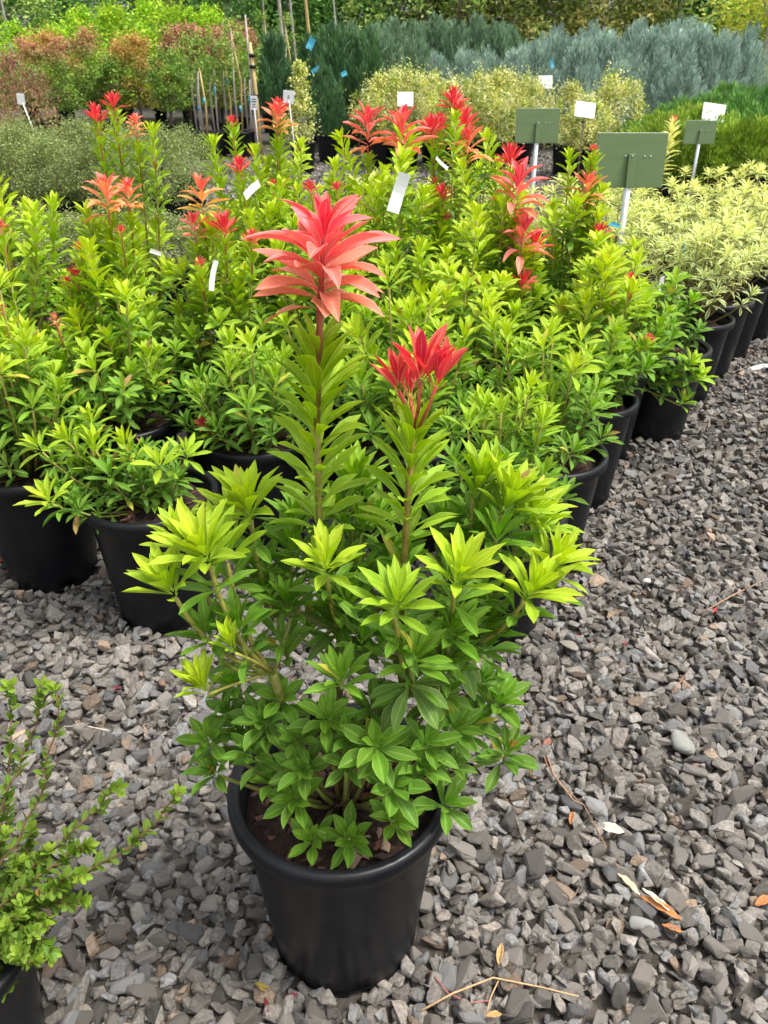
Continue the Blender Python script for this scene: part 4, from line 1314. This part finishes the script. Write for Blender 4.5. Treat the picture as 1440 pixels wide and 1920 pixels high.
    pal = [[(0.130, 0.289, 0.067), (0.203, 0.434, 0.090), (0.095, 0.218, 0.056), (0.286, 0.522, 0.113)],
           [(0.381, 0.580, 0.122), (0.524, 0.700, 0.180), (0.239, 0.406, 0.090), (0.618, 0.700, 0.247)],
           [(0.476, 0.434, 0.157), (0.643, 0.608, 0.202), (0.309, 0.348, 0.090), (0.429, 0.551, 0.134)],
           [(0.167, 0.082, 0.079), (0.239, 0.102, 0.101), (0.119, 0.058, 0.064), (0.214, 0.174, 0.090)],
           [(0.666, 0.700, 0.067), (0.700, 0.700, 0.090), (0.429, 0.700, 0.056), (0.700, 0.700, 0.113)]]
    tm = [crown_mesh(520 + i, 11000, OVAL, 1.6, 5.0, .14, pal[i], clumps=190, spread=(.17, .17, .05), aspect=.42, upward=.1) for i in range(5)]
    TW = ['dark green', 'olive green', 'brownish olive', 'purple leaved', 'yellow green']
    tl = [(-150, 31, 0), (-60, 33, 0), (15, 30, 1), (75, 34, 0), (140, 32, 0), (205, 34, 0), (265, 31, 0), (330, 33, 0), (390, 30, 2), (445, 29, 0), (500, 31, 0), (550, 27, 0), (600, 29, 0), (650, 27.5, 0), (700, 29, 1), (755, 27, 1), (810, 28.5, 1), (868, 27, 3), (905, 28.5, 1), (955, 26.5, 1), (1000, 28, 2), (1050, 26, 2), (1100, 27.5, 1), (1150, 26, 2), (1200, 27.5, 2), (1255, 26, 1), (1310, 28, 0), (1360, 26.5, 0), (1425, 21.5, 4), (1490, 24, 4), (1400, 28, 0), (1560, 27, 0)]
    cnt = {}
    for i, (px, Y, k) in enumerate(sorted(tl)):
        cnt[k] = cnt.get(k, 0) + 1
        lab = f'tall {TW[k]} tree at the back, {ORD[cnt[k] - 1]} {TW[k]} one from left' if k != 3 else 'tall purple leaved tree among the olive trees at the top centre'
        s = r.uniform(.95, 1.2)
        if k == 4: s = .75
        if 180 < px < 300: s *= .72
        far_plant('tall_tree', lab, 'tree', 'tall trees at the back', px_x(px, Y, 1), Y, tm[k], .35 * s, False, s, r.uniform(0, 6), TB[i % 4], squash=1.05)
    # bare pale trunks of saplings standing before the trees
    for i, (px, Y, w) in enumerate(sorted([(532, 22, .05), (553, 21, .03), (582, 23, .05), (502, 21.5, .02), (633, 20, .02), (30, 25, .03)])):
        x = px_x(px, Y, 1)
        root = empty('bare_trunk_tree', (x, Y, 0), f'pale bare trunk rising before the dark trees, {ORD[i]} from the left', 'tree', 'pale trunks at the back')
        tr = [np.array((0, 0, 0)), np.array((.04, 0, 1.5)), np.array((-.02 * i, 0, 3.2)), np.array((.05, 0, 4.6))]
        link('trunk', mesh_from('trunk', *tube(tr, [w, w * .9, w * .75, w * .5], 8), M_PALE if i != 4 else M_BAMBOO), root)
        c = link('crown', sc, root); c.location = (0, 0, 3.3); c.scale = (1.8, 1.8, 1.6)


# ------------------------------------------------------------------ signs, tags, labels
def screw(parent, x, y, z):
    V, F = tube([np.array((x, y, z)), np.array((x, y - .003, z))], [.004, .003], 8)
    link('screw', mesh_from('screw', V, F, M_STEEL), parent)


def sign(px, py, Y, w, h, label, mat_face, pole_mat, tilt, green=True, base_pt=None, lean=0.0, rz=0.0):
    c = at(px, py, Y)
    root = empty('sign', (c[0], c[1], 0), label, 'sign', None, rz)
    me = bevel_box(w, .012, h, .002)
    me.materials.append(mat_face)
    b = link('board', me, root)
    b.location = (0, 0, c[2]); b.rotation_euler = (tilt, lean, 0)
    if green:
        # white faced front (turned away) and top edge
        f = bevel_box(w * 1.005, .003, h * 1.01, .001); f.materials.append(M_WHITE)
        fo = link('face', f, b); fo.location = (0, .0078, 0)
        # U bracket on the back with screws
        br = bevel_box(w * .10, .022, h * .62, .003); br.materials.append(M_STEEL if False else mat_face)
        bo = link('bracket', br, b); bo.location = (0, -.016, -h * .19)
        for sx, sz in ((0, .02), (0, -.16), (-.03, .02), (.07, .02), (.10, .02), (.2, .02)):
            screw(b, sx * w / .36 , -.0065 if sx else -.0275, sz * h / .26)
    pole = [np.array((0, -.012 - .003, -.05)), np.array((0, -.016 if green else .012, c[2] - h * (.25 if green else .3)))]
    if tilt: pole[0][1] = pole[1][1]
    link('pole', mesh_from('pole', *tube(pole, [.017 if green else .009] * 2, 14), pole_mat), root)
    return root


def signs():
    sign(1182, 301, 4.35, .345, .25, 'largest green sign board seen from behind on a galvanised pole', M_GREEN, M_STEEL, -.12)
    sign(1008, 236, 7.1, .345, .25, 'green sign board seen from behind, left of the largest one', M_GREEN, M_STEEL, -.12)
    sign(1313, 248, 9.0, .31, .215, 'small green sign board seen from behind at right', M_GREEN, M_STEEL, -.12)
    sign(760, 186, 12.3, .215, .18, 'white square sign before the yellow bushes at centre', M_WHITE, M_TRUNK, -.3, False)
    sign(1022, 154, 16, .255, .21, 'white sign standing highest before the silver junipers', M_WHITE, M_TRUNK, -.3, False)
    sign(1097, 206, 11.0, .25, .18, 'white tilted sign among the yellow bushes right of the middle green board', M_WHITE, M_TRUNK, -.4, False, lean=.12)
    sign(1338, 211, 10.6, .27, .2, 'white tilted sign above the small green board', M_WHITE, M_TRUNK, -.4, False, lean=.12)
    # label sticks
    for px, py, Y, w, h, lab in ((541, 182, 12.5, .15, .16, 'white label on a stick beside the slim variegated cone'), (476, 193, 13.6, .10, .19, 'white printed label beside the bamboo stake'), (39, 186, 9.9, .08, .11, 'white label on a leaning stick before the brown shrub')):
        c = at(px, py, Y)
        root = empty('plant_label', (c[0], c[1], 0), lab, 'label')
        me = bevel_box(w, .006, h, .001); me.materials.append(M_WHITE)
        b = link('card', me, root); b.location = (0, 0, c[2]); b.rotation_euler = (.1, .1, .1)
        dx = .16 if px < 100 else (.05 if px > 500 else .02)
        link('stick', mesh_from('stick', *tube([np.array((dx * 1.6, .0, 0)), np.array((0, .008, c[2]))], [.007, .007], 8), M_WHITE), root)
        if px in (476, 541):
            for k, (zz, ww) in enumerate(((.28, .6), (.1, .75), (-.1, .5), (-.28, .65)) if px == 476 else ((.1, .12), (-.05, .2))):
                V, F = box(0, -.0045, zz * h, ww * w, .002, h * .07)
                link('print_line', mesh_from('print_line', V, F, M_INK), b)
    # hanging plant tags: px, py, Y, w, h, roll, label
    for px, py, Y, w, h, roll, yaw, lab, m in ((748, 362, 2.8, .042, .125, .33, .2, 'white plastic tag hanging in the centre under the red whorls', M_WHITE),
                                        (473, 356, 3.3, .03, .09, 1.1, .9, 'pale curled tag among leaves left of centre', M_WHITE),
                                        (401, 517, 2.75, .022, .10, .35, .9, 'narrow white tag edge at left, below the red brushes', M_WHITE),
                                        (829, 306, 3.6, .014, .10, -1.05, .9, 'thin white tag lying slanted beside the orange whorl', M_WHITE),
                                        (1241, 535, 3.75, .025, .08, -.1, .4, 'white looped tag on the nearest cream edged shrub', M_WHITE),
                                        (1283, 470, 4.3, .02, .08, -.1, .6, 'pale blue tag strip hanging on a cream edged shrub', M_BLUE),
                                        (1335, 445, 4.7, .05, .035, .2, .6, 'crumpled blue tag on the right cream edged shrubs', M_BLUE),
                                        (1150, 420, 4.1, .08, .02, .3, .3, 'blue strip lying behind the big sign pole', M_BLUE),
                                        (1310, 503, 4.2, .06, .012, .1, .3, 'flat pale blue strip on the cream leaves', M_BLUE),
                                        (292, 473, 3.0, .04, .015, .4, .3, 'small white tag scrap among the left leaves', M_WHITE),
                                        (583, 82, 17, .12, .2, .5, .3, 'blue ribbon tag high on a pale trunk', M_BLUE),
                                        (592, 131, 15.5, .16, .07, -.5, .3, 'blue ribbon tag on the left dark juniper', M_BLUE),
                                        (645, 138, 15, .1, .07, -.4, .3, 'blue ribbon tag on the middle dark juniper', M_BLUE),
                                        (627, 155, 15, .05, .1, -.3, .3, 'blue ribbon tag low on the dark junipers', M_BLUE),
                                        (711, 132, 15.8, .1, .07, -.5, .3, 'blue ribbon tag on the right dark juniper', M_BLUE),
                                        (825, 108, 16.5, .15, .06, .3, .3, 'pale blue ribbon tag on the grey green junipers', M_BLUE),
                                        (1035, 120, 16, .06, .12, -.4, .3, 'pale blue ribbon tag on the silver junipers', M_BLUE)):
        c = at(px, py, Y)
        V, F = [], []
        n = 6
        for i in range(n + 1):
            t = i / n - .5
            bow = .06 * h * math.cos(t * 3)
            for sx in (-.5, .5):
                for th in (-.0006, .0006):
                    V.append((sx * w, bow + th, t * h))
        for i in range(n):
            a = i * 4
            for q in ((0, 2, 6, 4), (1, 5, 7, 3), (0, 4, 5, 1), (2, 3, 7, 6)): F.append(tuple(a + j for j in q))
        F += [(0, 1, 3, 2), (n * 4, n * 4 + 2, n * 4 + 3, n * 4 + 1)]
        o = link('plant_tag', mesh_from('plant_tag', V, F, m, smooth=False), None, tuple(c))
        o.rotation_euler = (0, roll, yaw)
        tag(o, lab, 'tag', 'plant tags')


# ------------------------------------------------------------------ small leaved shrub, lower left
def corner_shrub():
    X0, Y0 = -.715, .76
    root = empty('small_leaved_shrub', (X0, Y0, 0), 'small round leaved shrub in the lower left corner with long arching twigs', 'shrub')
    POT_SPOTS.append((X0, Y0, .125))
    add_pot(root, .2, .78)
    O = np.array((X0, Y0, 0))
    A = lambda px, py, Y: at(px, py, Y) - O
    lv, st = Leaves(77), Stems()
    base = np.array((0, 0, .30))
    T = [((75, 1290, .98), (50, 1430), .92), ((102, 1300, .95), (85, 1500), .9), ((20, 1290, 1.0), (5, 1420), .95), ((218, 1478, .88), (115, 1580), .85), ((332, 1492, .86), (215, 1620), .82), ((150, 1690, .80), (80, 1690), .8),
         ((160, 1590, .84), (90, 1620), .83), ((150, 1640, .80), (60, 1680), .8), ((95, 1785, .75), (40, 1760), .75), ((60, 1750, .74), (20, 1760), .74), ((15, 1850, .72), (-20, 1820), .72), ((60, 1560, .9), (20, 1640), .86),
         ((30, 1620, .84), (0, 1680), .82), ((40, 1700, .78), (0, 1740), .78), ((85, 1720, .77), (30, 1740), .77), ((20, 1500, .92), (-10, 1600), .88), ((-30, 1450, .95), (-60, 1600), .88), ((-60, 1600, .8), (-90, 1700), .8), ((15, 1740, .74), (-30, 1760), .75), ((5, 1570, .86), (-40, 1660), .84), ((60, 1800, .72), (10, 1800), .73), ((40, 1790, .7), (0, 1790), .72), ((120, 1660, .8), (50, 1690), .79), ((90, 1600, .84), (30, 1650), .83), ((30, 1720, .76), (-20, 1740), .76)]
    r = random.Random(3)
    for (tx, ty, tY), (mx, my), mY in T:
        tip, mid = A(tx, ty, tY), A(mx, my, mY)
        pts = bezier(base + np.array((r.uniform(-.04, .08), r.uniform(-.05, .05), 0)), mid * 1.0 + (mid - (tip + base) / 2) * .5, tip, 16)
        pts = [q + np.array((r.gauss(0, .0035), r.gauss(0, .0035), r.gauss(0, .0035))) for q in pts]
        st.add(pts, .0024, .0010, (.09, .06, .03), (.22, .11, .05))
        L = 0
        ph = r.uniform(0, 6)
        k = 0
        dense = ty > 1540
        for i in range(4, 15):
            for sub in ((0, .3, .6) if dense else (0, .5)):
                p = pts[i] * (1 - sub) + pts[i + 1] * sub
                ax = nrm(pts[i + 1] - pts[i])
                a = nrm(np.cross(ax, UP + np.array((.01, .02, 0)))); b = np.cross(ax, a)
                f = (i + sub) / 15
                for s in (0, math.pi):
                    if r.random() < .10: continue
                    phi = ph + k * 1.57 + s + r.uniform(-.3, .3)
                    rad = math.cos(phi) * a + math.sin(phi) * b
                    d = ax * .75 + rad * .8
                    nn = ax * .8 - rad * .6 + UP * .6
                    col = mix((.028, .095, .006), (.10, .20, .008), f ** 1.3)
                    lv.add('oval', p, d, nn, r.uniform(.019, .026) * (1.1 - .35 * f), col, 1 + (1 if tx > 70 else 0) + f)
                k += 1
        lv.whorl(tip, nrm(pts[-1] - pts[-2]), 8, .018, (8, 60), ((.24, .36, .02), (.14, .27, .015)), .008, 'oval', 3)
    st.build(root, True)
    lv.build(root, 280)


# ------------------------------------------------------------------ litter on the gravel
def litter():
    r = random.Random(9)

    def dry(px, py, ln, wd, col, curl, lab, rz=None, z=.03):
        p = on_ground(px, py, z)
        V, F = [], []
        n = 8
        for i in range(n + 1):
            t = i / n
            w = wd * math.sin(math.pi * (t * .94 + .03)) ** .7
            for c in (-1, -.5, 0, .5, 1):
                V.append(((t - .5) * ln, c * w * .5, abs(c) ** 1.5 * w * curl + .25 * ln * curl * (t - .5) ** 2 + .002 * math.sin(t * 17 + c * 3)))
        for i in range(n):
            for c in range(4):
                a = i * 5 + c; F.append((a, a + 1, a + 6, a + 5))
        o = link('fallen_leaf', mesh_from('fallen_leaf', V, F, M_DRY, np.tile(col, (len(V), 1))), None, tuple(p))
        md = o.modifiers.new('thickness', 'SOLIDIFY'); md.thickness = .0012
        o.rotation_euler = (r.uniform(-.3, .3), r.uniform(-.2, .2), r.uniform(0, 6.28) if rz is None else rz)
        tag(o, lab, 'leaf', 'fallen leaves on the gravel')

    TAN, BRN, PAL, RDD = (.62, .52, .36), (.42, .19, .07), (.72, .66, .52), (.42, .05, .05)
    dry(1238, 1705, .085, .022, BRN, .5, 'rust brown curled dry leaf, largest on the right gravel', -.7)
    dry(1232, 1690, .07, .014, PAL, .4, 'pale dry leaf lying on the rust brown curled leaf', -.75, .036)
    dry(1177, 1660, .06, .018, TAN, .5, 'tan curled dry leaf left of the rust brown one', -1.0)
    dry(1146, 1555, .055, .024, PAL, .35, 'crumpled pale dry leaf above the tan one', -.5)
    dry(1260, 1742, .04, .012, BRN, .5, 'small rust brown leaf fragment below the curled leaf', -.4)
    dry(1072, 1535, .035, .012, BRN, .5, 'small brown leaf on the twig line right of the pot', 1.2)
    dry(1025, 1395, .04, .016, (.30, .12, .09), .4, 'dull red brown leaf beside the right rosettes', 1.0)
    dry(1430, 1690, .04, .018, BRN, .4, 'brown leaf at the right frame edge', .4)
    dry(938, 1790, .04, .014, (.55, .35, .16), .6, 'orange dry curl near the bottom right of the pot', 1.3)
    dry(925, 1905, .03, .012, (.5, .3, .12), .6, 'small tan curl by the bottom frame edge', .2)
    dry(545, 1868, .028, .008, (.2, .02, .03), .3, 'crimson fallen leaf under the front of the pot', .3)
    dry(500, 1885, .028, .008, (.18, .02, .03), .3, 'dark red fallen leaf at the bottom frame edge', 1.9)
    dry(495, 1855, .045, .014, (.34, .26, .05), .3, 'olive sprig leaf at the foot of the pot', -.6)
    dry(218, 1290, .03, .012, (.12, .02, .03), .2, 'dark maroon leaf scrap on the left gravel', .2)
    dry(1340, 1085 + 60, .03, .01, RDD, .3, 'tiny red leaf scrap on the right gravel', .8)
    dry(1080, 1195, .025, .012, (.5, .12, .07), .3, 'tiny red leaf scrap right of the hidden pot', .4)
    dry(10, 1052, .05, .025, (.45, .06, .04), .3, 'red leaf beside the leftmost pot', .5)
    dry(375, 1265 + 0, .045, .02, (.28, .06, .045), .4, 'brick red leaf on the gravel behind the left twigs', .5)
    dry(1425, 690, .16, .04, (.8, .8, .78), .2, 'white strip lying on the gravel at the right edge', .1)
    dry(1168, 1205, .025, .012, RDD, .3, 'small red leaf scrap on gravel above the pale flat stone', 2.0)

    # twigs
    def twig(pts, rad, col, lab):
        P = [on_ground(px, py, z) for px, py, z in pts]
        V, F = tube(P, [rad * (1 - .5 * i / len(P)) for i in range(len(P))], 6)
        o = link('twig', mesh_from('twig', V, F, M_STEM, np.tile(col, (len(V), 1))))
        tag(o, lab, 'twig', 'twigs on the gravel')
    twig([(985, 1345, .03), (1010, 1390, .034), (1028, 1440, .03), (1060, 1480, .036), (1095, 1510, .03), (1125, 1565, .034), (1160, 1630, .03)], .002, (.30, .16, .09), 'long thin brown twig winding down the gravel right of the pot')
    twig([(1020, 1400, .03), (1040, 1455, .04), (1075, 1500, .036), (1100, 1512, .03)], .0016, (.42, .24, .13), 'frayed tan twig crossing the long winding one')
    twig([(1315, 1150, .03), (1370, 1118, .036), (1445, 1082, .03)], .0028, (.34, .2, .12), 'straight brown stick at the right frame edge')
    twig([(120, 1362, .03), (165, 1362, .035), (205, 1370, .03)], .002, (.55, .48, .38), 'short pale straw on the left gravel')
    twig([(165, 1296, .03), (200, 1293, .03), (225, 1296, .03)], .0015, (.15, .07, .05), 'thin dark twig near the maroon leaf scrap')
    twig([(790, 1895, .032), (850, 1862, .04), (925, 1833, .04), (1010, 1850, .036), (1085, 1868, .03)], .0022, (.5, .32, .16), 'long tan stalk at the bottom right of the pot')
    twig([(805, 1820, .03), (840, 1862, .035), (880, 1880, .03), (920, 1876, .03)], .0016, (.36, .12, .1), 'reddish thin stalk crossing the tan stalk')
    twig([(935, 1838, .034), (920, 1870, .03), (912, 1900, .03)], .0015, (.5, .32, .16), 'short tan stalk near the bottom frame edge')
    twig([(1260, 1300, .03), (1278, 1275, .036), (1292, 1255, .03)], .0015, (.4, .2, .12), 'small red brown sprig on the right gravel')
    twig([(1275, 1290, .03), (1300, 1335, .032), (1308, 1345, .03)], .0012, (.12, .09, .08), 'thin dark stalk above the pale flat stone')

    # odd pale stones
    for i, (px, py, s, col, lab) in enumerate([(1210, 1088, .03, (.72, .72, .68), 'round white pebble on the right gravel'), (1283, 1388, .075, (.30, .31, .29), 'largest pale flat stone on the right gravel'), (1202, 1735, .042, (.36, .36, .35), 'white speckled stone under the rust brown leaf'),
                                               (35, 1376, .032, (.62, .42, .3), 'pinkish pebble at the left frame edge'), (270, 1587, .026, (.5, .42, .27), 'buff pebble left of the pot'), (1065, 1215, .06, (.27, .25, .21), 'broad buff stone right of the hidden pot'),
                                               (1000, 1450, .03, (.4, .24, .1), 'amber stone beside the twig'), (310, 1282, .036, (.28, .17, .11), 'rust tinted stone on the left gravel')]):
        V, F = STONES[i + 3]
        p = on_ground(px, py, .03)
        bm = bmesh.new(); me = mesh_from('pebble', V, F, M_STONE, np.tile(col, (len(V), 1)))
        o = link('pebble', me, None, tuple(p))
        o.scale = (s, s, s * .75); o.rotation_euler = (.1, .15, i * 1.3)
        md = o.modifiers.new('round', 'SUBSURF'); md.levels = 2; md.render_levels = 2
        for pl in me.polygons: pl.use_smooth = True
        o.scale = (s * 1.2, s * 1.2, s * .9)
        tag(o, lab, 'stone', 'odd pale stones on the gravel')
        bm.free()


main_shrub()
pieris_block()
variegated_block()
corner_shrub()
background()
signs()
litter()
lay_gravel()
